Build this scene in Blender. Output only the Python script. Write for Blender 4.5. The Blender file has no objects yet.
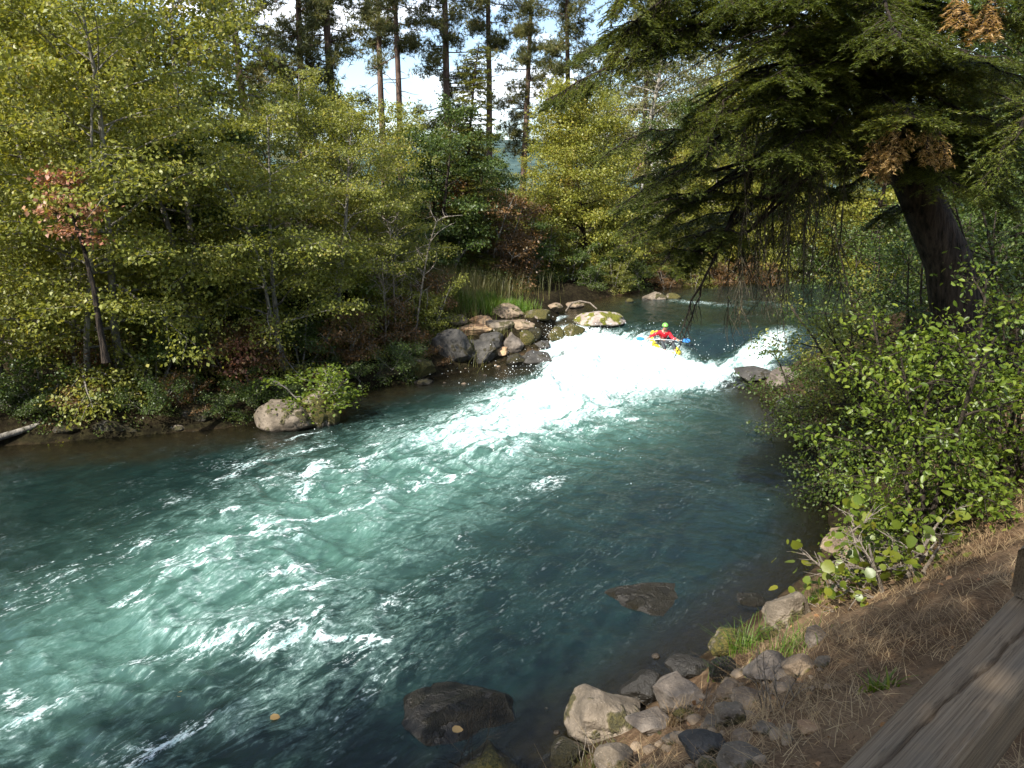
import bpy, math, random
import numpy as np
from mathutils import Vector, Matrix, Euler
R = math.radians
SC = bpy.context.scene
COL = SC.collection

# ------------------------------------------------------------------ camera model (used only to read distances off the photo)
H, F, PIT = 4.6, 760.0, R(14.32)
cP, sP = math.cos(PIT), math.sin(PIT)
def ray(px, py):
    u = (px-512)/F; v = (384-py)/F
    return np.array([u, cP+v*sP, -sP+v*cP])
def onz(px, py, z=0.0):
    d = ray(px, py); t = (z-H)/d[2]
    return np.array([d[0]*t, d[1]*t, z])
def atY(px, py, Y):
    d = ray(px, py); t = Y/d[1]
    return np.array([d[0]*t, Y, H+d[2]*t])

# ------------------------------------------------------------------ noise
_pr = np.random.RandomState(7)
_perm = _pr.permutation(512).astype(np.int64)
_perm = np.concatenate([_perm, _perm])
_ga = _pr.rand(512)*2*math.pi
_gx, _gy = np.cos(_ga), np.sin(_ga)
def pn(x, y):
    x = np.asarray(x, float); y = np.asarray(y, float)
    xi = np.floor(x).astype(np.int64); yi = np.floor(y).astype(np.int64)
    xf = x-xi; yf = y-yi; xi &= 511; yi &= 511
    u = xf*xf*xf*(xf*(xf*6-15)+10); v = yf*yf*yf*(yf*(yf*6-15)+10)
    def g(a, b, dx, dy):
        h = _perm[(_perm[a & 511]+(b & 511)) & 511]
        return _gx[h]*dx+_gy[h]*dy
    n00 = g(xi, yi, xf, yf); n10 = g(xi+1, yi, xf-1, yf)
    n01 = g(xi, yi+1, xf, yf-1); n11 = g(xi+1, yi+1, xf-1, yf-1)
    return (n00*(1-u)+n10*u)*(1-v)+(n01*(1-u)+n11*u)*v
def fbm(x, y, o=4, g=.5):
    s = 0; a = 1.0; f = 1.0
    for k in range(o):
        s = s+a*pn(x*f+17.3*k, y*f+9.1*k); a *= g; f *= 2.03
    return s
def sst(a, b, x):
    t = np.clip((x-a)/(b-a), 0, 1); return t*t*(3-2*t)

# ------------------------------------------------------------------ mesh helpers
def npmesh(name, V, faces, smooth=False):
    """faces: list of int arrays (n,k)"""
    V = np.asarray(V, np.float32)
    me = bpy.data.meshes.new(name)
    me.vertices.add(len(V)); me.vertices.foreach_set('co', V.ravel())
    fl = [np.asarray(f, np.int32) for f in faces if len(f)]
    nl = sum(f.size for f in fl); nf = sum(len(f) for f in fl)
    me.loops.add(nl); me.loops.foreach_set('vertex_index', np.concatenate([f.ravel() for f in fl]))
    tot = np.concatenate([np.full(len(f), f.shape[1], np.int32) for f in fl])
    st = np.concatenate([[0], np.cumsum(tot)[:-1]]).astype(np.int32)
    me.polygons.add(nf); me.polygons.foreach_set('loop_start', st)
    try: me.polygons.foreach_set('loop_total', tot)
    except Exception: pass
    if smooth: me.polygons.foreach_set('use_smooth', np.ones(nf, bool))
    me.update(calc_edges=True)
    me.validate()
    return me
class MB:
    def __init__(s): s.V = []; s.F = []; s.n = 0
    def add(s, V, Fc):
        V = np.asarray(V, np.float32).reshape(-1, 3); s.V.append(V)
        s.F.append(np.asarray(Fc, np.int64)+s.n); s.n += len(V)
    def mesh(s, name, smooth=False):
        ks = {}
        for f in s.F: ks.setdefault(f.shape[1], []).append(f)
        return npmesh(name, np.concatenate(s.V), [np.concatenate(v) for v in ks.values()], smooth)
def frames(D):
    D = D/np.maximum(np.linalg.norm(D, axis=-1, keepdims=True), 1e-9)
    ref = np.where(np.abs(D[..., 2:3]) > .9, np.array([1., 0, 0]), np.array([0, 0, 1.]))
    A = np.cross(ref, D); A /= np.maximum(np.linalg.norm(A, axis=-1, keepdims=True), 1e-9)
    B = np.cross(D, A)
    return D, A, B
def tube(mb, P, rad, k=6, cap=True):
    P = np.asarray(P, float); n = len(P)
    rad = np.broadcast_to(np.asarray(rad, float), (n,))
    D = np.gradient(P, axis=0)
    D /= np.maximum(np.linalg.norm(D, axis=1, keepdims=True), 1e-9)
    A = np.cross(D[0], [0.3, 1, .2] if abs(D[0][2]) > .7 else [0, 0, 1.]); A /= np.linalg.norm(A)
    V = []
    for i in range(n):
        A = A-D[i]*A.dot(D[i]); A /= max(np.linalg.norm(A), 1e-9); B = np.cross(D[i], A)
        th = np.arange(k)*2*math.pi/k
        V.append(P[i]+rad[i]*(np.cos(th)[:, None]*A+np.sin(th)[:, None]*B))
    V = np.concatenate(V)
    i, j = np.meshgrid(np.arange(n-1), np.arange(k), indexing='ij')
    a = i*k+j; b = i*k+(j+1) % k
    mb.add(V, np.stack([a, b, b+k, a+k], -1).reshape(-1, 4))
    if cap:
        for e, fl in ((0, 1), (n-1, 0)):
            o = mb.n; mb.add(np.vstack([V[e*k:e*k+k], P[e]]), [[(j+1) % k, j, k] if fl else [j, (j+1) % k, k] for j in range(k)])
def segs(mb, P0, P1, r0, r1, k=3):
    P0 = np.asarray(P0, float).reshape(-1, 3); P1 = np.asarray(P1, float).reshape(-1, 3); n = len(P0)
    if n == 0: return
    r0 = np.broadcast_to(np.asarray(r0, float), (n,)); r1 = np.broadcast_to(np.asarray(r1, float), (n,))
    D, A, B = frames(P1-P0)
    th = np.arange(k)*2*math.pi/k
    c = np.cos(th)[None, :, None]*A[:, None]+np.sin(th)[None, :, None]*B[:, None]
    V = np.concatenate([P0[:, None]+c*r0[:, None, None], P1[:, None]+c*r1[:, None, None]], 1).reshape(-1, 3)
    base = (np.arange(n)*2*k)[:, None]; j = np.arange(k)[None]; j2 = (j+1) % k
    mb.add(V, np.stack([base+j, base+j2, base+k+j2, base+k+j], -1).reshape(-1, 4))
# leaf templates: (along, across, lift)
T_DIA = (np.array([[0, 0, 0], [.45, -.36, .05], [1, 0, -.05], [.45, .36, .05]]), np.array([[0, 1, 2], [0, 2, 3]]))
T_LEAF = (np.array([[0, 0, 0], [.25, -.28, .06], [.62, -.30, .05], [1, 0, -.12], [.62, .30, .05], [.25, .28, .06], [.5, 0, -.03]]),
          np.array([[0, 1, 6], [1, 2, 6], [2, 3, 6], [3, 4, 6], [4, 5, 6], [5, 0, 6]]))
T_ROUND = (np.array([[0, 0, 0], [.05, -.3, .05], [.35, -.5, .07], [.75, -.38, .0], [1, 0, -.12], [.75, .38, .0], [.35, .5, .07], [.05, .3, .05], [.5, 0, -.02]]),
           np.array([[i, (i+1) % 8, 8] for i in range(8)]))
T_NAR = (np.array([[0, 0, 0], [.4, -.17, .04], [1, 0, -.12], [.4, .17, .04]]), np.array([[0, 1, 2], [0, 2, 3]]))
T_NDL = (np.array([[0, -.5, 0], [1, 0, 0], [0, .5, 0]]), np.array([[0, 1, 2]]))
def leaves(mb, P, D, N, S, T, W=1.0):
    P = np.asarray(P); n = len(P)
    if n == 0: return
    D = D/np.maximum(np.linalg.norm(D, axis=1, keepdims=True), 1e-9)
    A = np.cross(N, D); A /= np.maximum(np.linalg.norm(A, axis=1, keepdims=True), 1e-9)
    N2 = np.cross(D, A)
    S = np.broadcast_to(np.asarray(S, float), (n,))[:, None, None]
    t, f = T
    W = np.broadcast_to(np.asarray(W, float), (n,))[:, None, None]
    V = P[:, None]+S*(t[None, :, 0:1]*D[:, None]+W*t[None, :, 1:2]*A[:, None]+t[None, :, 2:3]*N2[:, None])
    k = len(t)
    mb.add(V.reshape(-1, 3), (np.arange(n)*k)[:, None, None]+f[None]) if False else mb.add(V.reshape(-1, 3), ((np.arange(n)*k)[:, None, None]+f[None]).reshape(-1, f.shape[1]))

def obj(name, me, mat=None, parent=None, loc=None):
    o = bpy.data.objects.new(name, me); COL.objects.link(o)
    if mat is not None and me is not None and len(me.materials) == 0: me.materials.append(mat)
    if parent is not None: o.parent = parent
    if loc is not None: o.location = loc
    return o
def tag(o, label=None, cat=None, group=None, kind=None):
    if label: o['label'] = label
    if cat: o['category'] = cat
    if group: o['group'] = group
    if kind: o['kind'] = kind
    return o
def thing(name, label, cat, loc=(0, 0, 0), rz=0.0, sc=1.0, group=None, tilt=(0, 0)):
    o = bpy.data.objects.new(name, None); COL.objects.link(o)
    o.empty_display_size = .2
    o.location = loc; o.rotation_euler = (tilt[0], tilt[1], rz)
    o.scale = (sc, sc, sc) if np.isscalar(sc) else sc
    return tag(o, label, cat, group)

# ------------------------------------------------------------------ materials
class NT:
    def __init__(s, name):
        s.m = bpy.data.materials.new(name); s.m.use_nodes = True
        s.t = s.m.node_tree; s.t.nodes.clear()
        s.out = s.t.nodes.new('ShaderNodeOutputMaterial')
    def n(s, typ, ins=None, **kw):
        nd = s.t.nodes.new(typ)
        for k, v in kw.items(): setattr(nd, k, v)
        for k, v in (ins or {}).items():
            sock = nd.inputs[k]
            if isinstance(v, bpy.types.NodeSocket): s.t.links.new(v, sock)
            elif hasattr(sock, 'default_value'):
                if hasattr(sock.default_value, '__len__') and not hasattr(v, '__len__'): v = [v]*len(sock.default_value)
                if hasattr(v, '__len__') and len(sock.default_value) == 4 and len(v) == 3: v = (*v, 1)
                sock.default_value = v
        return nd
    def noise(s, sc, det=4, ro=.55, vec=None, dist=0.0):
        i = {'Scale': sc, 'Detail': det, 'Roughness': ro, 'Distortion': dist}
        if vec is not None: i['Vector'] = vec
        return s.n('ShaderNodeTexNoise', i).outputs['Fac']
    def ramp(s, fac, stops, interp='LINEAR'):
        nd = s.n('ShaderNodeValToRGB', {'Fac': fac}); cr = nd.color_ramp; cr.interpolation = interp
        while len(cr.elements) < len(stops): cr.elements.new(.5)
        for e, (p, c) in zip(cr.elements, stops):
            e.position = p; e.color = (*c, 1) if hasattr(c, '__len__') else (c, c, c, 1)
        return nd.outputs['Color']
    def mix(s, f, a, b, mode='MIX'):
        nd = s.n('ShaderNodeMix', data_type='RGBA', blend_type=mode)
        for k, v in ((0, f), (6, a), (7, b)):
            sock = nd.inputs[k]
            if isinstance(v, bpy.types.NodeSocket): s.t.links.new(v, sock)
            else: sock.default_value = (*v, 1) if hasattr(v, '__len__') else v
        return nd.outputs[2]
    def math(s, op, a, b=0.0, c=0.0, clamp=False):
        return s.n('ShaderNodeMath', {0: a, 1: b, 2: c}, operation=op, use_clamp=clamp).outputs[0]
    def mr(s, v, a, b, c=0., d=1., interp='SMOOTHSTEP'):
        return s.n('ShaderNodeMapRange', {'Value': v, 'From Min': a, 'From Max': b, 'To Min': c, 'To Max': d}, interpolation_type=interp).outputs[0]
    def bump(s, h, st=.5, d=.02, normal=None):
        i = {'Height': h, 'Strength': st, 'Distance': d}
        if normal is not None: i['Normal'] = normal
        return s.n('ShaderNodeBump', i).outputs[0]
    def end(s, sh):
        s.t.links.new(sh, s.out.inputs['Surface']); return s.m
def obj_vec(t, scale=(1, 1, 1)):
    tc = t.n('ShaderNodeTexCoord').outputs['Object']
    return t.n('ShaderNodeMapping', {'Vector': tc, 'Scale': scale}).outputs[0]
def leaf_mat(name, stops, trans=.35, rough=.45, spec=.4, clump=.35):
    t = NT(name)
    rnd = t.n('ShaderNodeNewGeometry').outputs['Random Per Island']
    nz = t.noise(.9, 2, .5, obj_vec(t))
    f = t.math('ADD', t.math('MULTIPLY', rnd, 1-clump), t.math('MULTIPLY', t.mr(nz, .3, .7), clump))
    c = t.ramp(f, stops)
    p = t.n('ShaderNodeBsdfPrincipled', {'Base Color': c, 'Roughness': rough, 'Specular IOR Level': spec}).outputs[0]
    c2 = t.mix(1.0, c, (1.25, 1.15, .55), 'MULTIPLY')
    tr = t.n('ShaderNodeBsdfTranslucent', {'Color': c2}).outputs[0]
    return t.end(t.n('ShaderNodeMixShader', {0: trans, 1: p, 2: tr}).outputs[0])
def bark_mat(name, a, b, sc=(9, 9, 1.6), rough=.9):
    t = NT(name); v = obj_vec(t, sc)
    n1 = t.noise(1.0, 6, .65, v); n2 = t.noise(.7, 3, .5, obj_vec(t))
    c = t.mix(t.mr(t.math('ADD', n1, t.math('MULTIPLY', n2, .4)), .5, .95), a, b)
    return t.end(t.n('ShaderNodeBsdfPrincipled', {'Base Color': c, 'Roughness': rough, 'Specular IOR Level': .2, 'Normal': t.bump(n1, 1.0, .10)}).outputs[0])
def plain(name, col, rough=.5, spec=.5, vary=.12, sc=14.0):
    t = NT(name); n1 = t.noise(sc, 4, .6, obj_vec(t))
    c = t.mix(t.mr(n1, .3, .7), tuple(x*(1-vary) for x in col), tuple(min(1, x*(1+vary)) for x in col))
    return t.end(t.n('ShaderNodeBsdfPrincipled', {'Base Color': c, 'Roughness': rough, 'Specular IOR Level': spec, 'Normal': t.bump(n1, .15, .005)}).outputs[0])
def rock_mat(name, a, b, moss=0.0, mosscol=((.035, .038, .010), (.13, .105, .022)), spk=.5):
    t = NT(name); v = obj_vec(t)
    n1 = t.noise(2.2, 5, .6, v); n2 = t.noise(14, 6, .7, v); n3 = t.noise(60, 3, .6, v)
    c = t.mix(t.mr(n1, .35, .65), a, b)
    c = t.mix(t.math('MULTIPLY', t.mr(n2, .52, .70), .5), c, tuple(x*.45 for x in a))
    c = t.mix(t.math('MULTIPLY', t.mr(n3, .58, .7), spk), c, tuple(min(1, x*1.6) for x in b))
    h = t.math('ADD', n2, t.math('MULTIPLY', n3, .3))
    rough = .8
    if moss > 0:
        mn = t.noise(3.1, 4, .6, v); mc = t.mix(t.mr(t.noise(30, 4, .7, v), .35, .65), mosscol[0], mosscol[1])
        mm = t.mr(mn, .62-.34*moss, .70-.34*moss)
        c = t.mix(mm, c, mc); h = t.math('ADD', h, t.math('MULTIPLY', mm, t.math('MULTIPLY', n3, 1.5)))
    # wet foot: rock keeps dark where the river splashes it
    z = t.n('ShaderNodeSeparateXYZ', {0: t.n('ShaderNodeTexCoord').outputs['Object']}).outputs[2]
    wet = t.n('ShaderNodeAttribute', attribute_type='OBJECT', attribute_name='wetz').outputs['Fac']
    wz = t.math('SUBTRACT', t.math('ADD', z, t.math('MULTIPLY', t.math('SUBTRACT', n1, .5), .12)), wet)
    wm = t.mr(wz, -.02, .05, 1., 0.)
    c = t.mix(t.math('MULTIPLY', wm, .84), c, (.012, .010, .007))
    ro = t.math('SUBTRACT', rough, t.math('MULTIPLY', wm, .45))
    return t.end(t.n('ShaderNodeBsdfPrincipled', {'Base Color': c, 'Roughness': ro, 'Specular IOR Level': .35, 'Normal': t.bump(h, .9, .035)}).outputs[0])

M = {}
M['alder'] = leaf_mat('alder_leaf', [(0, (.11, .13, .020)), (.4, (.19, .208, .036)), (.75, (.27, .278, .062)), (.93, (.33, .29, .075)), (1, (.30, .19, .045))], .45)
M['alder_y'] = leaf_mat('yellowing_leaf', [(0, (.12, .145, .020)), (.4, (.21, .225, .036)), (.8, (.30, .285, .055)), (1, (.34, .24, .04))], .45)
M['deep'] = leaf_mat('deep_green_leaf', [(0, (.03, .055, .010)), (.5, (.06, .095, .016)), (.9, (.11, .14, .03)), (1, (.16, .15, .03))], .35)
M['fresh'] = leaf_mat('fresh_green_leaf', [(0, (.05, .085, .010)), (.5, (.12, .175, .018)), (.9, (.20, .25, .035)), (1, (.28, .28, .06))], .48, .42, .45, .2)
M['hazel'] = leaf_mat('round_leaf', [(0, (.06, .10, .012)), (.45, (.13, .17, .02)), (.8, (.20, .20, .02)), (.93, (.26, .18, .03)), (1, (.25, .11, .03))], .45, .4, .5)
M['rust'] = leaf_mat('rust_leaf', [(0, (.07, .05, .018)), (.4, (.13, .075, .028)), (.75, (.20, .10, .035)), (1, (.10, .11, .03))], .3)
M['red'] = leaf_mat('red_leaf', [(0, (.26, .10, .06)), (.5, (.36, .17, .11)), (1, (.32, .24, .10))], .35)
M['grey'] = leaf_mat('grey_green_leaf', [(0, (.09, .10, .035)), (.5, (.16, .16, .06)), (1, (.24, .22, .10))], .4)
M['pine'] = leaf_mat('pine_needle', [(0, (.035, .045, .016)), (.5, (.095, .105, .03)), (.85, (.19, .17, .045)), (1, (.28, .19, .06))], .35, .5)
M['fir'] = leaf_mat('fir_needle', [(0, (.035, .056, .010)), (.5, (.085, .110, .016)), (.85, (.15, .17, .024)), (1, (.20, .18, .03))], .38, .45, .4)
M['firy'] = leaf_mat('pale_fir_needle', [(0, (.10, .12, .016)), (.5, (.16, .17, .025)), (1, (.22, .20, .04))], .3)
M['dead'] = leaf_mat('dead_needle', [(0, (.26, .15, .06)), (.6, (.46, .31, .13)), (1, (.56, .40, .19))], .45)
M['bark'] = bark_mat('brown_bark', (.006, .005, .004), (.075, .055, .040), (18, 18, 3.0))
M['barkg'] = bark_mat('grey_bark', (.10, .09, .075), (.34, .31, .26))
M['barkp'] = bark_mat('pine_bark', (.05, .035, .028), (.20, .13, .095), (6, 6, 1.5))
M['twig'] = bark_mat('twig_bark', (.025, .02, .014), (.09, .07, .05), (20, 20, 6))
M['twigl'] = bark_mat('lichened_twig', (.05, .042, .026), (.15, .13, .085), (20, 20, 6))
M['bone'] = bark_mat('dead_wood', (.16, .13, .10), (.38, .33, .27), (20, 20, 5))
M['straw'] = leaf_mat('dry_grass', [(0, (.16, .10, .05)), (.5, (.29, .20, .105)), (1, (.45, .35, .20))], .25, .6, .3)
M['grass'] = leaf_mat('green_grass', [(0, (.05, .12, .012)), (.6, (.12, .22, .02)), (1, (.22, .26, .05))], .4)
M['olive'] = leaf_mat('olive_grass', [(0, (.06, .07, .02)), (.6, (.14, .14, .04)), (1, (.28, .22, .09))], .35)
M['rk_grey'] = rock_mat('grey_rock', (.085, .068, .048), (.20, .162, .12), .28, ((.05, .045, .02), (.10, .085, .03)))
M['rk_tan'] = rock_mat('tan_rock', (.12, .085, .055), (.28, .21, .14), .15)
M['rk_oran'] = rock_mat('orange_rock', (.22, .12, .06), (.40, .27, .15))
M['rk_dark'] = rock_mat('dark_rock', (.028, .026, .023), (.075, .069, .06), .2, ((.02, .018, .008), (.05, .04, .015)))
M['rk_purp'] = rock_mat('purple_brown_rock', (.080, .064, .050), (.18, .15, .12))
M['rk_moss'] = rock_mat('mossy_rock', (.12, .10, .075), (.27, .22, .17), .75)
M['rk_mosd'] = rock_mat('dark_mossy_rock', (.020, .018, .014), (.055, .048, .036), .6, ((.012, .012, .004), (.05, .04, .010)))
M['rk_half'] = rock_mat('half_mossy_rock', (.24, .19, .16), (.42, .36, .31), .42, ((.07, .08, .01), (.24, .23, .02)))

# ------------------------------------------------------------------ river outline (world metres)
LW = [onz(*p)[:2] for p in ((-700, 560), (-300, 485), (0, 447), (130, 438), (262, 424), (340, 396), (440, 376), (520, 362))]
UP = [onz(p[0], p[1], .75)[:2] for p in ((548, 333), (560, 316), (578, 303), (640, 291), (700, 284), (760, 281), (860, 277), (1000, 272), (1300, 266))]
RT = [onz(p[0], p[1], .75)[:2] for p in ((1300, 300), (1000, 318), (870, 330), (800, 350))]+[onz(*p)[:2] for p in ((745, 386), (790, 420), (822, 470), (828, 530), (815, 566), (770, 603), (712, 645), (650, 692), (575, 748), (500, 800), (380, 880), (100, 1100))]
LW = LW[::1]
LEFT = LW+UP; RIGHT = RT
POLY = np.array(LEFT+RIGHT+[np.array([-30., -6.])])
def dpoly(x, y, line, closed=False):
    P = np.array(line); Q = np.roll(P, -1, 0) if closed else P[1:]; P = P if closed else P[:-1]
    d = np.full(np.shape(x), 1e9)
    for (ax, ay), (bx, by) in zip(P, Q):
        dx, dy = bx-ax, by-ay; L = dx*dx+dy*dy+1e-9
        t = np.clip(((x-ax)*dx+(y-ay)*dy)/L, 0, 1)
        d = np.minimum(d, np.hypot(x-ax-t*dx, y-ay-t*dy))
    return d
def inside(x, y):
    P = POLY; Q = np.roll(P, -1, 0); c = np.zeros(np.shape(x), bool)
    for (ax, ay), (bx, by) in zip(P, Q):
        if ay == by: continue
        c ^= ((ay > y) != (by > y)) & (x < (bx-ax)*(y-ay)/(by-ay)+ax)
    return c
def wl(x, y):
    return .75*sst(18.7, 22.9, y+.15*(np.asarray(x)-3)) + .02*np.clip(np.asarray(y)-23, 0, 12)*0
def ground(x, y):
    x = np.asarray(x, float); y = np.asarray(y, float)
    w = wl(x, y)
    dl = dpoly(x, y, LEFT); dr = dpoly(x, y, RIGHT)
    ins = inside(x, y)
    d = np.minimum(dl, dr); right = dr < dl
    nz = fbm(x*.55, y*.55, 4)
    bed = w-np.minimum(1.5, .05+np.where(right, .42, .20)*d)+.10*fbm(x*1.3, y*1.3, 3)*np.minimum(1, d)
    # left and far bank
    zl = w+.40*sst(0, .6, d)+.6*sst(.8, 5, d)+1.2*sst(4, 16, d)+.16*nz+.10*fbm(x*2.1, y*2.1, 3)*sst(0, .6, d)
    # right bank: a steep slope up to the path
    dd = np.minimum(d, 40)
    zr = w+3.05*(1-np.exp(-np.power(dd/2.9, 1.35)*1.25)) + (.12*nz+.09*fbm(x*2.3, y*2.3, 4))*sst(0, .8, d)*(1-.7*sst(2.8, 3.8, d))
    zr = zr*1.0
    bl = sst(-6, 6, dl-dr)
    out = np.where(right, zr, zl)
    far = sst(30, 60, d)
    out = np.where(ins, bed, out*(1-far)+(bl*0+2.4)*far)
    return out
def surf(x, y):
    return np.where(inside(x, y), wl(x, y), np.maximum(ground(x, y), wl(x, y)-.3))
def hit(px, py):
    """first point of ground or water along the sight line"""
    d = ray(px, py); t = np.linspace(1.2, 90, 12000)
    x = d[0]*t; y = d[1]*t; z = H+d[2]*t
    s = surf(x, y); i = int(np.argmax(z < s))
    return np.array([x[i], y[i], s[i]])

# ------------------------------------------------------------------ ground sheet
def axis(parts):
    out = []
    for a, b, s in parts: out += list(np.arange(a, b, s))
    return np.array(out)
gx = np.concatenate([-np.geomspace(5000, 41, 26), axis([(-40, -14, 1.0), (-14, -6, .25), (-6, 9, .07), (9, 16, .25), (16, 40, 1.0)]), np.geomspace(41, 5000, 26)])
gy = np.concatenate([-np.geomspace(3000, 11, 14), axis([(-10, 0, .5), (0, 10, .07), (10, 25, .16), (25, 36, .3), (36, 70, 1.5)]), np.geomspace(71, 6000, 28)])
def grid(gx, gy, keep=None):
    X, Y = np.meshgrid(gx, gy); ny, nx = X.shape
    i, j = np.meshgrid(np.arange(ny-1), np.arange(nx-1), indexing='ij')
    a = (i*nx+j)
    return X, Y, np.stack([a, a+1, a+nx+1, a+nx], -1).reshape(-1, 4)
X, Y, Fq = grid(gx, gy)
Z = ground(X, Y)
gme = npmesh('ground', np.stack([X, Y, Z], -1).reshape(-1, 3), [Fq], True)
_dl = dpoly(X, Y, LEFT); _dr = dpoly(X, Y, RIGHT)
_a = gme.attributes.new('bank_shade', 'FLOAT', 'POINT'); _a.data.foreach_set('value', (np.where(_dl < _dr, .93, 0.)*(~inside(X, Y))+np.where((_dr <= _dl) & (Y > 9.5), .8, 0)).astype(np.float32).ravel())  # mask for bank soil darkened to stand for shade under the overhanging foliage
t = NT('soil'); v = obj_vec(t)
n1 = t.noise(.9, 5, .6, v); n2 = t.noise(9, 6, .65, v); n3 = t.noise(45, 4, .65, v)
c = t.mix(t.mr(n1, .35, .65), (.075, .045, .025), (.16, .105, .062))
c = t.mix(t.math('MULTIPLY', t.mr(n2, .45, .7), .6), c, (.22, .15, .09))
c = t.mix(t.math('MULTIPLY', t.mr(n3, .55, .68), .7), c, (.035, .022, .014))
z = t.n('ShaderNodeSeparateXYZ', {0: t.n('ShaderNodeNewGeometry').outputs['Position']}).outputs[2]
wm = t.mr(z, .06, .22, 1., 0.)
wet = t.mix(t.mr(t.n('ShaderNodeTexVoronoi', {'Vector': v, 'Scale': 6.0}).outputs['Distance'], .1, .5), (.045, .034, .018), (.014, .011, .006))
c = t.mix(t.math('MULTIPLY', wm, .8), c, wet)
shd = t.n('ShaderNodeAttribute', attribute_name='bank_shade').outputs['Fac']
c = t.mix(shd, c, t.mix(t.mr(n2, .4, .65), (.006, .0055, .003), (.020, .018, .008)))  # near-black soil: the shade below the crowns is put into the colour
gm = t.end(t.n('ShaderNodeBsdfPrincipled', {'Base Color': c, 'Roughness': 1., 'Specular IOR Level': .05, 'Normal': t.bump(t.math('ADD', n2, t.math('MULTIPLY', n3, .5)), .9, .05)}).outputs[0])
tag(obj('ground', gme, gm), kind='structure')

# ------------------------------------------------------------------ water
FD = np.array([-.59, -.807])            # downstream
def blobs(x, y, L):
    s = np.zeros(np.shape(x))
    for px, py, z, ru, rv, a in L:
        c = onz(px, py, z); dx, dy = x-c[0], y-c[1]
        u = dx*FD[0]+dy*FD[1]; v_ = dx*FD[1]-dy*FD[0]
        s = s+a*np.exp(-(u/ru)**2-(v_/rv)**2)
    return s
rows = [4.0]
while rows[-1] < 36: rows.append(rows[-1]+max(.028, .00022*rows[-1]**2))
wy = np.concatenate([np.arange(-6, 4, .4), rows])
wx = np.concatenate([np.arange(-30, -11, .4), np.arange(-11, 8.5, .036), np.arange(8.5, 40, .5)])
X, Y, Fq = grid(wx, wy)
sd = np.minimum(dpoly(X, Y, LEFT), dpoly(X, Y, RIGHT)); ins = inside(X, Y)
sd = np.where(ins, sd, -sd)
u = -(X*.59+Y*.807); v_ = X*.807-Y*.59
white = blobs(X, Y, [(590, 372, .2, 2.3, 1.5, 1.15), (660, 362, .3, 1.6, 1.5, 1.1), (560, 400, 0, 2.2, 1.2, .8), (610, 345, .5, 1.2, 1.3, .8), (560, 345, .4, 1.0, .9, .8), (500, 430, 0, 1.8, 1.1, .42), (768, 342, .6, 1.5, .5, .95), (740, 358, .3, 1.1, .7, .8), (700, 383, .0, 1.0, .8, .5),
    (700, 304, .75, .5, 1.6, .42), (765, 304, .75, .5, 1.2, .34), (600, 330, .7, .6, .9, .6), (553, 320, .7, .7, .4, 1.0), (562, 337, .5, .7, .5, .9), (545, 347, .3, .5, .4, .6)])
dark = blobs(X, Y, [(720, 336, .6, 1.2, .7, 1.0), (735, 318, .75, 1.2, .9, .9), (520, 372, 0, .7, .35, .4)])
white = np.clip(white-1.1*dark, 0, 1.6)
mid = blobs(X, Y, [(560, 420, 0, 3, 1.6, .62), (450, 450, 0, 3, 1.6, .56), (350, 510, 0, 2.6, 1.5, .46), (250, 590, 0, 2.6, 1.5, .34), (180, 540, 0, 2.4, 1.0, .26), (140, 650, 0, 2.2, 1.5, .33), (300, 450, 0, 1.6, .8, .35), (330, 640, 0, 1.6, .9, .24), (10, 740, 0, 2, 1.4, .35), (200, 720, 0, 1.6, .9, .3), (410, 455, 0, 2, .8, .25)])
milk = np.clip(1.1*blobs(X, Y, [(580, 410, 0, 3.5, 1.9, .75), (470, 450, 0, 3.2, 1.9, .6), (360, 500, 0, 2.8, 1.6, .55), (270, 560, 0, 2.6, 1.7, .40), (120, 640, 0, 2.6, 1.7, .34), (-20, 700, 0, 3, 1.6, .28), (640, 430, 0, 2.2, 1.1, .22)])+.35*white, 0, 1)
rough = np.clip(.12+.5*white+.55*mid+.2*milk, 0, 1)
edge = sst(0, .8, sd)
# standing waves lie across the flow, chop along it
wv = fbm(u*.55+.6*fbm(v_*.5, u*.3, 2), v_*.28, 2)
h = .16*rough*wv
h += .10*rough*(1-2.2*np.abs(pn(u*1.25+.8*pn(v_*.9, u*.5), v_*.62+4)))
h += .050*(rough+.10)*(1-2.*np.abs(pn(u*2.9+1.1*pn(v_*1.7, u), v_*1.6+8)))
h += .023*(rough+.16)*fbm(u*5.5+2*pn(v_*2, u*2), v_*4.5, 3)
h += .014*(rough+.30)*fbm(u*9+pn(v_*3, u*3), v_*11, 3)
wh = np.clip(white, 0, 1)
h += wh*(.20*fbm(X*1.1, Y*.9, 3)+.13*np.abs(fbm(X*2.6, Y*2.4, 3))+.06*np.abs(fbm(X*7, Y*6, 3)))
h += .16*blobs(X, Y, [(655, 356, .3, .35, .8, 1)])
h += .03*blobs(X, Y, [(770, 345, .5, .9, .5, 1)])-.12*blobs(X, Y, [(720, 345, .5, .8, .6, 1)])
W0 = wl(X, Y)
Z = W0+h*edge
crest = sst(.02, .12, h/np.maximum(rough, .2)*1.0)
dep = np.maximum(W0-ground(X, Y), 0)
keep = (sd > -1.3).ravel()
kf = keep[Fq].all(1)
used = np.zeros(X.size, bool); used[Fq[kf]] = True
idx = np.cumsum(used)-1
wme = npmesh('river', np.stack([X, Y, Z], -1).reshape(-1, 3)[used], [idx[Fq[kf]]], True)
def attr(me, name, val, typ='FLOAT'):
    a = me.attributes.new(name, typ, 'POINT'); a.data.foreach_set('value' if typ == 'FLOAT' else 'vector', np.asarray(val, np.float32).ravel())
foamd = .80*np.clip(white, 0, 1.15)+.22*mid
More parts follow.
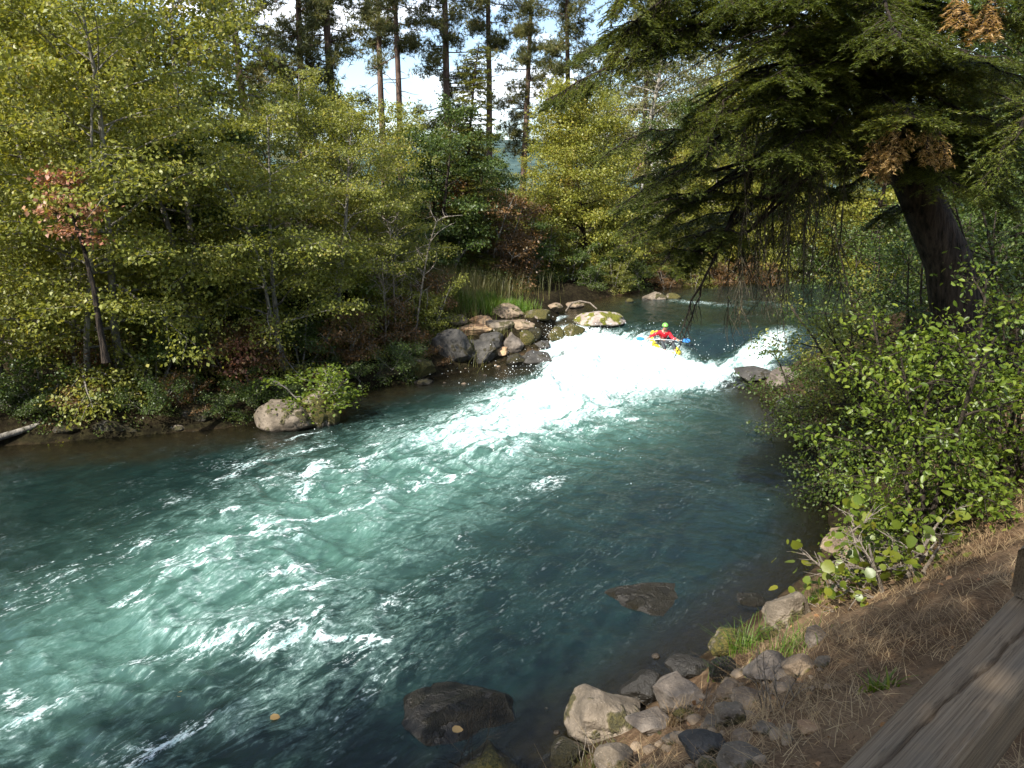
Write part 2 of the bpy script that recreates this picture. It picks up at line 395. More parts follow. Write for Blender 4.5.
attr(wme, 'mid', (np.clip(mid*1.5+.3*white, 0, 1)*edge).ravel()[used]); attr(wme, 'foam', foamd.ravel()[used]); attr(wme, 'milk', milk.ravel()[used]); attr(wme, 'crest', crest.ravel()[used])
attr(wme, 'depth', dep.ravel()[used]); attr(wme, 'flow', np.stack([u, v_, 0*u], -1).reshape(-1, 3)[used], 'FLOAT_VECTOR')
t = NT('river_water')
def A(n, o='Fac'): return t.n('ShaderNodeAttribute', attribute_name=n).outputs[o]
fl = A('flow', 'Vector')
def fm(sc): return t.n('ShaderNodeMapping', {'Vector': fl, 'Scale': sc}).outputs[0]
N1 = t.noise(1.0, 8, .62, fm((.8, 1.9, 1)), 1.8)
N2 = t.noise(1.0, 7, .70, fm((3.2, 7.0, 1)), 1.0)
N3 = t.noise(1.0, 5, .7, fm((11, 17, 1)), .4)
foam = A('foam'); crest_ = A('crest'); milk_ = A('milk'); dep_ = A('depth')
ridge = t.math('SUBTRACT', 1.0, t.math('MULTIPLY', t.math('ABSOLUTE', t.math('SUBTRACT', N2, .5)), 7.0), clamp=True)
ridge2 = t.math('SUBTRACT', 1.0, t.math('MULTIPLY', t.math('ABSOLUTE', t.math('SUBTRACT', N1, .5)), 9.0), clamp=True)
s = t.math('ADD', t.math('MULTIPLY', t.math('SUBTRACT', N1, .5), 1.5), t.math('MULTIPLY', t.math('SUBTRACT', N3, .5), .9))
s = t.math('ADD', s, t.math('MULTIPLY', ridge, .20))
s = t.math('ADD', s, t.math('MULTIPLY', ridge2, .20))
s = t.math('ADD', s, t.math('MULTIPLY', crest_, .20))
s = t.math('ADD', s, foam)
Nc = t.noise(1.0, 3, .5, fm((.75, 1.5, 1)), 1.2)
Nl = t.noise(1.0, 6, .72, fm((7, 12, 1)), .8)
lace = t.math('SUBTRACT', 1.0, t.math('MULTIPLY', t.math('ABSOLUTE', t.math('SUBTRACT', Nl, .5)), 8.0), clamp=True)
mid_ = A('mid')
s2 = t.math('ADD', t.math('MULTIPLY', Nc, 1.0), t.math('MULTIPLY', mid_, .165))
s2 = t.math('ADD', s2, t.math('MULTIPLY', t.math('SUBTRACT', N3, .5), .45))
s2 = t.math('ADD', s2, t.math('ADD', t.math('MULTIPLY', ridge2, .10), t.math('MULTIPLY', t.math('SUBTRACT', lace, .5), .10)))
s2 = t.math('ADD', s2, t.math('MULTIPLY', crest_, .05))
cap = t.math('MULTIPLY', t.math('MULTIPLY', t.mr(s2, .835, .97), .92), t.mr(mid_, .05, .3))
# loose threads of bubbles drawn out along the current
Nt = t.noise(1.0, 5, .6, fm((.9, 6.5, 1)), 1.5)
thr = t.math('SUBTRACT', 1.0, t.math('MULTIPLY', t.math('ABSOLUTE', t.math('SUBTRACT', Nt, .5)), 26.0), clamp=True)
thr = t.math('MULTIPLY', t.math('MULTIPLY', thr, t.mr(N3, .5, .62)), t.math('MULTIPLY', t.mr(Nc, .48, .62), t.mr(mid_, .02, .35, .12, .8)))
fmask = t.math('MAXIMUM', t.math('MAXIMUM', t.mr(s, .62, 1.22), cap), thr)
soft = t.math('MULTIPLY', t.math('MULTIPLY', t.mr(s, .34, 1.0), .48), t.mr(A('mid'), .0, .45, .12, 1.))
deep = t.mix(t.mr(N1, .35, .65), (.0035, .0105, .0105), (.006, .017, .0155))
mk = t.math('MULTIPLY', milk_, t.mr(N1, .2, .75, .6, 1.15, 'LINEAR'))
c = t.mix(mk, deep, (.050, .112, .090))
c = t.mix(soft, c, (.20, .33, .29))
c = t.mix(t.mr(dep_, 0.05, .45, .85, 0.), c, (.030, .025, .014))
c = t.mix(fmask, c, t.mix(t.mr(t.math('ADD', N2, t.math('MULTIPLY', N3, .5)), .60, .96), (.26, .40, .39), (.76, .80, .80)))  # darker foam patches: thin foam over teal, and shaded dips painted in
bh = t.math('ADD', t.math('MULTIPLY', N2, .5), t.math('MULTIPLY', N3, .45))
N4 = t.noise(1.0, 4, .65, fm((5, 8, 1)), .6)
bh = t.math('ADD', bh, t.math('MULTIPLY', N4, .35))
nb = t.bump(bh, .42, .05)
ro = t.math('ADD', .07, t.math('MULTIPLY', fmask, .6))
body = t.n('ShaderNodeBsdfPrincipled', {'Base Color': c, 'Roughness': ro, 'IOR': 1.33, 'Normal': nb}).outputs[0]
fr = t.n('ShaderNodeFresnel', {'IOR': 1.33, 'Normal': nb}).outputs[0]
clear = t.n('ShaderNodeMixShader', {0: fr, 1: t.n('ShaderNodeBsdfTransparent', {'Color': (.62, .66, .55)}).outputs[0], 2: t.n('ShaderNodeBsdfGlossy', {'Roughness': .06, 'Color': (1, 1, 1), 'Normal': nb}).outputs[0]}).outputs[0]
cf = t.math('MULTIPLY', t.mr(dep_, .0, .55, .95, 0.), t.math('SUBTRACT', 1.0, fmask))
wmat = t.end(t.n('ShaderNodeMixShader', {0: cf, 1: body, 2: clear}).outputs[0])
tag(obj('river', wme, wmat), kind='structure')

# flying spray over the drop
rng = np.random.RandomState(3)
mb = MB()
for px, py, z0, sx, sy, up, n in ((610, 345, .45, 1.1, .9, .30, 900), (560, 338, .45, .7, .5, .22, 350), (660, 356, .3, .7, .3, .12, 180), (765, 342, .6, .6, .25, .12, 160), (590, 372, .15, 1.6, 1.3, .22, 700), (470, 430, .02, 2, 1.2, .05, 120)):
    c0 = onz(px, py, z0)
    P = np.stack([c0[0]+rng.randn(n)*sx, c0[1]+rng.randn(n)*sy, np.zeros(n)], 1)
    P[:, 1] = np.where(P[:, 1] > c0[1]+.35*sy, 2*c0[1]+.7*sy-P[:, 1], P[:, 1]); P[:, 2] = wl(P[:, 0], P[:, 1])+.05+np.abs(rng.randn(n))*up
    sz = .004+.012*rng.rand(n)**3
    tet = np.array([[1, 1, 1], [-1, -1, 1], [-1, 1, -1], [1, -1, -1]])*.8
    mb.add((P[:, None]+tet[None]*sz[:, None, None]).reshape(-1, 3), ((np.arange(n)*4)[:, None, None]+np.array([[0, 1, 2], [0, 3, 1], [0, 2, 3], [1, 3, 2]])[None]).reshape(-1, 3))
tag(obj('spray', mb.mesh('spray', True), plain('spray_drops', (.85, .88, .88), .4, .5, .02)), 'white water drops flying above the rapid', 'spray', kind='stuff')

# ------------------------------------------------------------------ plants
def unit(v): return v/max(np.linalg.norm(v), 1e-9)
def wander(rng, p, d, L, n, wob=.12, grav=0.0):
    P = [np.array(p, float)]; d = unit(np.array(d, float))
    for i in range(n):
        d = unit(d+rng.randn(3)*wob+np.array([0, 0, -grav])); P.append(P[-1]+d*L/n)
    return np.array(P)
def along(P, s):
    """points at fractions s of a polyline, and the directions there"""
    P = np.asarray(P); f = np.clip(np.asarray(s), 0, .9999)*(len(P)-1); i = f.astype(int); w = (f-i)[:, None]
    return P[i]*(1-w)+P[i+1]*w, P[i+1]-P[i]
def broad(seed, h=8., r=.09, lo=.2, width=2.4, nl=34, nleaf=22000, ls=.075, stems=1, flat=.45, prof='oval', T=T_DIA, wood='barkg', leaf='alder', lw=1.0, lean=(0, 0), sag=.02, spread=.3):
    rng = np.random.RandomState(seed); wb = MB(); lb = MB(); tw = []
    for s_ in range(stems):
        a0 = rng.rand()*6.28; off = np.array([math.cos(a0), math.sin(a0), 0])*(.12*h*spread if stems > 1 else 0)
        out = np.array([math.cos(a0), math.sin(a0), 0])*(spread if stems > 1 else 0.05)
        S = wander(rng, off*.6+np.array([0, 0, -.25]), np.array([lean[0], lean[1], 1])+out, h*(1 if s_ == 0 else .75+.25*rng.rand()), 12, .05)
        rr = r*(1-np.linspace(0, 1, 13))**.8*(1 if s_ == 0 else .8)+.008
        rr[0] *= 1.35
        tube(wb, S, rr, 8)
        n = max(3, nl//stems)
        for k in range(n):
            q = lo+(1-lo)*((k+rng.rand())/n)*.98
            p, d = along(S, [q]); p = p[0]
            x = (q-lo)/(1-lo)
            pr = {'oval': math.sin(math.pi*min(1, .16+.8*x))**.7, 'cone': 1-.85*x, 'even': 1-.5*x*x}[prof]
            L = width*pr*(.65+.5*rng.rand()); az = k*2.4+rng.rand()*.8+s_
            el = -.05+.9*x+.15*rng.randn()
            LP = wander(rng, p, [math.cos(az)*math.cos(el), math.sin(az)*math.cos(el), math.sin(el)], L, 6, .10, sag)
            r1 = max(.006, r*.38*(1-q)+.010)
            tube(wb, LP, np.linspace(r1, .004, 7), 5)
            for j in range(7):
                f = .2+.8*(j+rng.rand())/7
                bp, bd = along(LP, [f]); bd = unit(bd[0]); sd_ = 1 if j % 2 else -1
                side = np.cross([0, 0, 1], bd); dr = unit(bd*.75+side*sd_*(.5+.6*rng.rand())+np.array([0, 0, .15*rng.randn()]))
                BL = L*(.22+.22*rng.rand())*(1.15-.5*f)+.12
                BP = wander(rng, bp[0], dr, BL, 3, .15, sag)
                segs(wb, BP[:-1], BP[1:], [.006, .005, .004], [.005, .004, .002], 3)
                tw.append((BP, BL))
    wt = np.array([b for _, b in tw]); wt = wt/wt.sum()
    for (BP, BL), w in zip(tw, wt):
        m = int(nleaf*w+rng.rand()*.9)
        if m < 1: continue
        s0 = rng.rand(m)**.8
        P, D = along(BP, s0)
        sg = .07+.16*BL
        P = P+rng.randn(m, 3)*np.array([sg, sg, sg*flat])
        D = D/np.maximum(np.linalg.norm(D, axis=1, keepdims=True), 1e-6)
        dirs = D*.5+rng.randn(m, 3)*.6+np.array([0, 0, -.25])
        N = rng.randn(m, 3)*.75+np.array([0, 0, 1.0])
        leaves(lb, P, dirs, N, ls*(.45+.95*rng.rand(m)**1.2), T, lw)
    return [('trunk', wb.mesh('trunk', True), M[wood]), ('crown', lb.mesh('crown'), M[leaf])]
def pine(seed, h=22., r=.26, lo=.5, width=2.6, nb=46, tufts=2600, tl=.26, wood='barkp', leaf='pine'):
    rng = np.random.RandomState(seed); wb = MB(); lb = MB()
    S = wander(rng, [0, 0, -.3], [rng.randn()*.01, rng.randn()*.01, 1], h, 14, .012)
    tube(wb, S, r*(1-np.linspace(0, .96, 15)**1.3)+.01, 9)
    per = max(1, tufts//nb)
    for k in range(nb):
        q = lo+(1-lo)*(k+rng.rand())/nb; p, _ = along(S, [q]); x = (q-lo)/(1-lo)
        L = width*(1-.75*x)*(.45+.75*rng.rand())*(1 if x > .12 else .7); az = rng.rand()*6.28; el = -.25+.7*x+.2*rng.randn()
        LP = wander(rng, p[0], [math.cos(az), math.sin(az), math.sin(el)], L, 5, .12, -.03)
        tube(wb, LP, np.linspace(.045*(1-.5*q), .012, 6), 4, False)
        for j in range(per//9+1):
            bp, bd = along(LP, [.35+.65*rng.rand()])
            c = bp[0]+rng.randn(3)*np.array([.22, .22, .1])
            segs(wb, bp, [c], .012, .006)
            m = 9; cc = c+rng.randn(m, 3)*.17
            nd = 11
            P = np.repeat(cc, nd, 0); D = rng.randn(m*nd, 3)+np.array([0, 0, .35])
            leaves(lb, P, D, rng.randn(m*nd, 3), tl*(.6+.5*rng.rand(m*nd)), T_NDL, .13)
    for k in range(14):
        q = .12+(lo-.12)*rng.rand(); p, _ = along(S, [q]); az = rng.rand()*6.28
        LP = wander(rng, p[0], [math.cos(az), math.sin(az), -.1], .5+rng.rand(), 3, .2, .05); tube(wb, LP, [.025, .018, .012, .006], 4, False)
    return [('trunk', wb.mesh('trunk', True), M[wood]), ('crown', lb.mesh('crown'), M[leaf])]
def spray_branch(wb, lb, rng, P, w, droop=.35, step=.055, r0=.02, ns=.030, dens=1.0, dead=None, bare=.12, nw=.22):
    """flat fir branch: spine, side twigs, short twigs, needles"""
    P = np.asarray(P, float); seg = np.linalg.norm(np.diff(P, axis=0), axis=1); L = seg.sum(); n = max(4, int(L/step*dens))
    tube(wb, P, np.linspace(r0, .004, len(P)), 5, False)
    s = np.clip((np.arange(n)+rng.rand(n)*.8)/n, bare, .995)
    C, D = along(P, s); D, Aa, Bb = frames(D); side = np.where(np.arange(n) % 2, 1, -1)[:, None]
    up = np.array([0, 0, 1.]); lat = np.cross(up, D); lat /= np.maximum(np.linalg.norm(lat, axis=1, keepdims=True), 1e-6)
    ln = w*(np.sin(np.pi*np.clip(.12+.86*s, 0, 1))**.7)*(.55+.65*rng.rand(n))+.06
    dr = D*(.55+.3*rng.rand(n)[:, None])+lat*side*(.75+.3*rng.rand(n)[:, None])+rng.randn(n, 3)*.14
    dr[:, 2] -= droop*(.4+rng.rand(n)); dr /= np.linalg.norm(dr, axis=1, keepdims=True)
    E = C+dr*ln[:, None]; E[:, 2] -= droop*.35*ln
    segs(wb, C, E, .005, .002)
    Q0, Q1 = [], []
    for i in range(n):
        m = max(2, int(ln[i]/.05*dens)); f = (np.arange(m)+rng.rand(m))/m
        c = C[i]+(E[i]-C[i])*f[:, None]; sd_ = np.where(np.arange(m) % 2, 1, -1)[:, None]
        l2 = np.cross(up, dr[i]); l2 /= max(np.linalg.norm(l2), 1e-6)
        d2 = dr[i]*.8+l2*sd_*.8+rng.randn(m, 3)*.15; d2[:, 2] -= droop*.6; d2 /= np.linalg.norm(d2, axis=1, keepdims=True)
        le = (.05+.10*rng.rand(m))*(1.1-.6*f)*(1+.4*w)
        Q0.append(c); Q1.append(c+d2*le[:, None]); Q0.append(C[i:i+1]+(E[i]-C[i])*.55); Q1.append(E[i:i+1])
    Q0 = np.concatenate(Q0); Q1 = np.concatenate(Q1)
    segs(wb, Q0, Q1, .0022, .0012)
    D3 = Q1-Q0; l3 = np.linalg.norm(D3, axis=1); cnt = np.maximum(5, (l3/.0095*dens).astype(int))
    rep = np.repeat(np.arange(len(Q0)), cnt); f = rng.rand(len(rep)); d3 = D3[rep]/l3[rep][:, None]
    l4 = np.cross(up, d3); l4 /= np.maximum(np.linalg.norm(l4, axis=1, keepdims=True), 1e-6)
    sd_ = rng.choice([-1., 1.], len(rep))[:, None]
    nd = d3*.7+l4*sd_*.8+rng.randn(len(rep), 3)*.3+np.array([0, 0, .12])
    pos = Q0[rep]+D3[rep]*f[:, None]
    nn = rng.randn(len(rep), 3)*.5+np.array([0, 0, 1.])
    leaves(lb, pos, nd, nn, ns*(.7+.5*rng.rand(len(rep))), T_NDL, nw)
def fir(seed, h=9., r=.13, width=1.8, nb=60, lo=.05, leaf='fir', dens=.5, ns=.07, w2=.4):
    rng = np.random.RandomState(seed); wb = MB(); lb = MB()
    S = wander(rng, [0, 0, -.3], [0, 0, 1], h, 12, .015); tube(wb, S, r*(1-np.linspace(0, .95, 13))+.01, 8)
    for k in range(nb):
        q = lo+(.98-lo)*(k+rng.rand())/nb; p, _ = along(S, [q]); L = width*(1-q)**.65*(.75+.4*rng.rand())+.2; az = k*2.4+rng.rand()
        P = wander(rng, p[0], [math.cos(az), math.sin(az), .25*q], L, 5, .06, .05)
        spray_branch(wb, lb, rng, P, w2*(L/width+.3), .25, .08, .018, ns, dens, nw=.42)
    return [('trunk', wb.mesh('trunk', True), M['bark']), ('crown', lb.mesh('crown'), M[leaf])]
def plant(name, label, cat, parts, loc, rz=0., sc=1., group=None, tilt=(0, 0), names=None):
    o = thing(name, label, cat, loc, rz, sc, group, tilt)
    for i, (nm, me, mat) in enumerate(parts):
        obj(names[i] if names else nm, me, mat, o)
    return o
def gz(x, y): return float(ground(np.array([x]), np.array([y]))[0])
BR = ('stem', 'foliage')

P_AL = [broad(11, 9, .10, .15, 2.7, 50, 30000, .080, sag=.05), broad(12, 8.5, .09, .15, 2.6, 48, 29000, .080, lean=(.06, -.05), sag=.05), broad(13, 9, .10, .18, 2.8, 42, 28000, .082, stems=2, sag=.05), broad(14, 7, .07, .03, 2.3, 44, 26000, .076, stems=2, spread=.18, sag=.06)]
P_RD = [broad(15, 7.2, .09, .02, 2.6, 90, 60000, .088, prof='oval', leaf='alder_y', wood='bark', flat=.6)]
P_YL = [broad(21, 7, .08, .04, 2.4, 60, 36000, .085, stems=3, leaf='alder_y', spread=.25), broad(22, 9, .12, .1, 3.0, 52, 28000, .11, leaf='alder_y', wood='bark')]
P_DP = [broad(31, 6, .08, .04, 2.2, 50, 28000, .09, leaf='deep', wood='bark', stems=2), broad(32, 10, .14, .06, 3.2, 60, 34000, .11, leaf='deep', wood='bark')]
P_GR = [broad(41, 12, .16, .08, 3.2, 80, 42000, .10, leaf='grey', wood='barkg', sag=.08, lw=.7, prof='even')]
P_BU = [broad(51, 1.9, .02, .03, .85, 22, 6500, .055, stems=4, leaf='alder', prof='even', spread=.4), broad(52, 1.6, .02, .03, .8, 20, 5500, .055, stems=4, leaf='rust', prof='even', spread=.45), broad(53, 1.8, .02, .03, .85, 20, 6000, .06, stems=4, leaf='deep', prof='even', spread=.4)]
P_RB = [broad(61, 3.2, .035, .03, 1.3, 30, 13000, .065, stems=5, leaf='rust', prof='even', spread=.35)]
P_PI = [pine(71, r=.20, lo=.42, nb=60, tufts=4600), pine(72, 24, .23, .20, 3.0, 90, 7800), pine(73, 20, .19, .22, 2.7, 90, 7200)]
P_FI = [fir(81, width=1.7, nb=120, leaf='firy', dens=.8, ns=.085)]

def put(kind, k, px, Y, label, sc=1., rz=None, group=None, name=None, cat='tree', py=None, tilt=(0, 0), names=None, dz=0):
    x = (px-512)/F*(Y*cP+(H-1.0)*sP)
    if rz is None: rz = (px*7.3+Y*3.1) % 6.28
    plant(name, label, cat, kind[k], (x, Y, gz(x, Y)+dz), rz, sc, group, tilt, names)
GL = 'broadleaf trees on the left bank'
LA = [(0, 2, 14.6, 1.0, 'leafy alder at the left edge of the photo with branches over the dark water'),
      (3, 75, 14.9, .95, 'twin stemmed low alder leaning over the shallows near the left edge'),
      (1, 118, 15.5, 1.0, 'slender alder with pale thin trunk between the leftmost alders and the forked alder'),
      (2, 205, 16.7, 1.05, 'forked alder with two pale trunks showing above the dark bank'),
      (3, 285, 17.4, .90, 'bushy alder whose lowest branches hang just above the plant topped boulder'),
      (0, 335, 19.4, .70, 'round topped alder right of the boulder with sunlit olive leaves'),
      (3, 392, 21.2, .66, 'low alder at the right end of the left bank row beside the dead branches')]
for k, px, Y_, s_, lb_ in LA: put(P_AL, k, px, Y_, lb_, s_, group=GL, name='alder_tree')
LB = [(P_YL, 1, 30, 20.0, 1.25, 'tall yellowing tree behind the leftmost alder'), (P_AL, 1, 170, 20.5, 1.45, 'tall pale yellow green tree rising out of the top left of the frame'),
      (P_AL, 2, 235, 21.5, 1.25, 'tall tree with dark bare upper trunk standing behind the forked alder'), (P_YL, 0, 110, 19.0, 1.15, 'dense yellow green tree filling the left bank behind the slender alder'),
      (P_DP, 0, 230, 19.6, 1.05, 'dark leaved tree in the shade behind the forked alder'), (P_YL, 0, 352, 23.0, .82, 'rounded yellow green tree in front of the two thin bare pine trunks'),
      (P_DP, 0, 425, 25.5, .95, 'dark glossy leaved tree behind the dead branches'), (P_AL, 3, 300, 24.5, .95, 'pale green tree left of the rounded yellow green tree'),
      (P_GR, 0, -10, 25.0, 1.15, 'tall grey green tree in the top left corner'), (P_GR, 0, 105, 33.0, .6, 'far grey green tree seen through the gap at top left'),
      (P_DP, 1, 60, 24, .8, 'broad dark green tree behind the left bank row')]
for kd, k, px, Y_, s_, lb_ in LB: put(kd, k, px, Y_, lb_, s_, group='taller trees behind the left bank', name='broadleaf_tree')
put(P_RD, 0, 588, 31.0, 'big rounded yellow green bushy tree on the far bank behind the mossy boulder', (1.0, 1.0, 1.0), name='broadleaf_tree', group='trees on the far bank')
put(P_AL, 3, 540, 33.5, 'smaller bushy tree left of the big rounded one on the far bank', .62, name='broadleaf_tree', group='trees on the far bank')
put(P_GR, 0, 640, 38.0, 'tall wispy grey green tree behind the big rounded bushy tree', 1.15, name='willow_tree')
put(P_GR, 0, 705, 42.0, 'tall wispy grey green tree behind the drooping fir branches', 1.15, 2.0, name='willow_tree')
put(P_RB, 0, 492, 27.5, 'rust brown bush on the slope above the grass patch', (1.35, 1.35, 1.25), name='bush', cat='bush', names=BR, group='rust coloured bushes')
put(P_RB, 0, 520, 30.5, 'rust and green bush below the far hill gap', (1.2, 1.2, 1.2), 1.2, name='bush', cat='bush', names=BR, group='rust coloured bushes')
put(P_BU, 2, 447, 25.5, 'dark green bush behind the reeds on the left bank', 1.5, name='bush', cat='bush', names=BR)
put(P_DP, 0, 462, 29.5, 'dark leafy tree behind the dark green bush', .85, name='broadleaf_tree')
put(P_FI, 0, 463, 26.6, 'narrow bright green young conifer in front of the pines', .88, name='young_conifer')
# tall pines behind
PN = [(1, 338, 40, 1.0, 'tall pine with a thick dark trunk left of the two thin trunks'), (2, 262, 36, 1.0, 'yellowish pine with full low crown nearest the left bank trees'), (2, 308, 40, 1.05, 'yellowish pine at the left end of the pine row'),
      (0, 387, 50, 1.1, 'pine with a long straight bare trunk, left of the thin pair'), (0, 404, 46, 1.0, 'pine with a thin bare trunk beside the long straight one, right of the pair'),
      (1, 452, 48, 1.05, 'dark shaggy pine behind the narrow young conifer'), (0, 490, 52, 1.1, 'leaning pine with a reddish trunk right of the shaggy pine'),
      (1, 522, 58, 1.0, 'pine standing alone above the far hill gap'), (2, 570, 50, 1.05, 'tall pine right of the lone pine, behind the rounded bushy tree'),
      (2, 640, 60, 1.1, 'pine top behind the wispy trees')]
for k, px, Y_, s_, lb_ in PN: put(P_PI, k, px, Y_, lb_, s_, group='tall pines behind the river', name='pine_tree', tilt=(0, R(-3) if px == 490 else 0))
# the wood further back
rr = random.Random(5)
for i in range(34):
    px = -60+i*36+rr.uniform(-10, 10)
    if 495 < px < 560: continue
    kd = rr.choice([(P_DP, 1), (P_AL, 0), (P_GR, 0), (P_YL, 1), (P_DP, 0)])
    Y_ = rr.uniform(52, 80); s_ = rr.uniform(.9, 1.1)*(.68 if 235 < px < 610 else (.85 if px >= 610 else 1.3))
    put(kd[0], kd[1], px, Y_, 'distant tree in the wood behind the pines and the far bank', s_, rr.random()*6, 'distant wood behind the far bank', 'distant_tree')
for px, Y_, s_, kd, lb_ in ((506, 36, .9, (P_RB, 0), 'rusty brown bush in the gap under the pines'), (545, 39, .9, (P_BU, 0), 'pale green bush at the foot of the lone pine'), (528, 44, 1.3, (P_BU, 2), 'dark bush at the foot of the far hill gap')):
    put(kd[0], kd[1], px, Y_, lb_, s_, name='bush', cat='bush', names=BR)
# far bank right part and trees behind the fir
for px, Y_, s_, kd, lb_ in ((690, 33.5, .75, (P_YL, 0), 'golden bush on the far bank behind the drooping branch'), (745, 34, .95, (P_YL, 1), 'yellow leaved tree on the far bank seen through the hanging twigs'),
                            (815, 34, .95, (P_YL, 0), 'yellow green tree on the far bank left of the fir trunk'), (870, 30, 1.0, (P_YL, 1), 'bright yellow leaved tree seen left of the fir trunk'),
                            (950, 26, 1.1, (P_DP, 1), 'dark broadleaf tree right behind the fir trunk'), (1040, 20, 1.1, (P_DP, 1), 'dark broadleaf tree at the right edge of the photo'),
                            (780, 44, 1.2, (P_DP, 1), 'tall dark tree beyond the yellow trees'), (900, 40, 1.3, (P_DP, 1), 'tall dark tree filling the background right of centre'), (1000, 36, 1.3, (P_AL, 1), 'tall olive tree in the background at upper right'), (1000, 16, .8, (P_DP, 1), 'dark leafy tree right of the fir trunk, nearest behind it'), (1060, 14, .8, (P_DP, 0), 'dark low tree cut by the right edge behind the bright shrubs')):
    put(kd[0], kd[1], px, Y_, lb_, s_, name='broadleaf_tree', group='trees on the far bank')
for px, Y_, s_, k, lb_ in ((640, 32.6, .9, 1, 'rusty bush at the water edge behind the far grey boulder'), (700, 32.2, 1.0, 1, 'tawny bush on the far shore left of the hanging twigs'), (740, 32.4, .9, 1, 'tawny bush on the far shore behind the hanging twigs'), (780, 33, .9, 0, 'green bush on the far shore right of the tawny ones')):
    put(P_BU, k, px, Y_, lb_, s_, name='bush', cat='bush', names=BR, group='bushes on the far shore')
for px, Y_, k, s_, lb_ in ((545, 29.6, 0, 1.3, 'green bush on the far bank left of the rounded tree'), (570, 29.3, 2, 1.0, 'dark low bush at the foot of the rounded tree, left side'), (610, 30.2, 2, 1.1, 'dark low bush at the foot of the rounded tree, right side'), (635, 31.6, 0, 1.3, 'olive bush right of the rounded tree'), (665, 33.4, 0, 1.6, 'olive bush on the far bank above the pale grey boulder'), (720, 33.6, 0, 1.6, 'olive bush in front of the glimpsed house'), (760, 34.5, 0, 1.8, 'big olive bush under the yellow leaved tree'),
                        (500, 26.6, 1, 1.2, 'rusty bush behind the squared tan boulder'), (525, 28.2, 2, 1.2, 'dark bush behind the upstream shore rocks'), (840, 33.5, 0, 1.8, 'olive bush on the far bank left of the fir trunk'), (800, 33.0, 2, 1.5, 'dark bush on the far bank behind the hanging twigs')):
    put(P_BU, k, px, Y_, lb_, s_, name='bush', cat='bush', names=BR, group='bushes on the far bank')
for px, Y_, s_, kd, lb_ in ((600, 37, .8, (P_AL, 1), 'olive tree right behind the rounded bushy tree'), (655, 36, .75, (P_DP, 1), 'dark tree right of the rounded bushy tree'), (690, 40, .95, (P_AL, 0), 'olive tree behind the drooping limb'), (735, 41, .8, (P_DP, 1), 'dark tree hiding part of the glimpsed house'), (790, 38, 1.0, (P_YL, 1), 'yellow tree above the hanging twigs'), (450, 31.5, .68, (P_AL, 2), 'olive tree behind the dark glossy tree'), (485, 36, .62, (P_DP, 0), 'small dark tree left of the far hill gap'), (555, 37, .62, (P_AL, 3), 'small olive tree right of the far hill gap')):
    put(kd[0], kd[1], px, Y_, lb_, s_, name='broadleaf_tree', group='trees on the far bank')
for px, Y_, k, s_, lb_ in ((590, 28.6, 2, .7, 'dark low bush on the upstream shore left of the far boulders'), (615, 29.2, 0, .7, 'green low bush on the upstream shore behind the little yellow rock'), (640, 30.0, 2, .8, 'dark bush on the upstream shore behind the pale grey boulder'), (668, 30.6, 1, .8, 'rusty low bush behind the yellowish boulder of the far pool'), (695, 31.2, 0, .8, 'green low bush at the far shore left of the drooping limb'), (722, 31.6, 1, .8, 'tawny low bush at the far shore right of the drooping limb'), (765, 32, 1, .8, 'tawny low bush at the far shore furthest right')):
    put(P_BU, k, px, Y_, lb_, s_, name='bush', cat='bush', names=BR, group='bushes on the far shore')
# understory of the left bank
US = [(40, 14.3, 2), (100, 15.6, 1), (150, 15.7, 2), (190, 16.6, 0), (228, 16.6, 1), (262, 17.0, 1), (300, 17.6, 2), (340, 18.2, 1), (366, 19.2, 0), (395, 19.9, 1), (425, 20.8, 0), (438, 21.8, 1), (410, 23, 0), (380, 22, 2)]
DS = ['dark green bush', 'rust leaved bush', 'deep green bush']
PLC = ['at the left edge under the alders', 'between the two leftmost alders', 'under the slender alder', 'left of the forked trunks', 'between the forked trunks and the water', 'right of the forked trunks', 'behind the plant topped boulder', 'right of the plant topped boulder', 'above the mossy bank rocks', 'above the brown bank rocks', 'left of the dark boulders', 'behind the dark boulders', 'in front of the dark glossy tree', 'under the round topped alder']
for (px, Y_, k), w_ in zip(US, PLC):
    nm = ['olive green bush', 'rust leaved bush', 'deep green bush'][k]
    put(P_BU, k, px, Y_, nm+' '+w_, .95, name='bush', cat='bush', names=BR, group='bushes under the left bank trees')
for i_, px in enumerate(range(-20, 460, 24)):
    P0 = hit(px, 425 if px < 270 else 425-(px-270)*.33); yy = P0[1]; 
    for st_ in range(60):
        if not inside(np.array([P0[0]*yy/P0[1]]), np.array([yy]))[0]: break
        yy += .1
    plant('bush', 'low bush %s from the left along the shaded left waterline' % ['first', 'second', 'third', 'fourth', 'fifth', 'sixth', 'seventh', 'eighth', 'ninth', 'tenth', 'eleventh', 'twelfth', 'thirteenth', 'fourteenth', 'fifteenth', 'sixteenth', 'seventeenth', 'eighteenth', 'nineteenth', 'twentieth'][i_], 'bush', P_BU[[2, 2, 2, 2, 1][i_ % 5]], (P0[0]*(yy+.42)/P0[1], yy+.42, gz(P0[0]*yy/P0[1], yy+.42)-.15), i_*1.9, .42+.25*((i_*7) % 5)/5, 'low bushes along the shaded left waterline', (R(24), 0), BR)
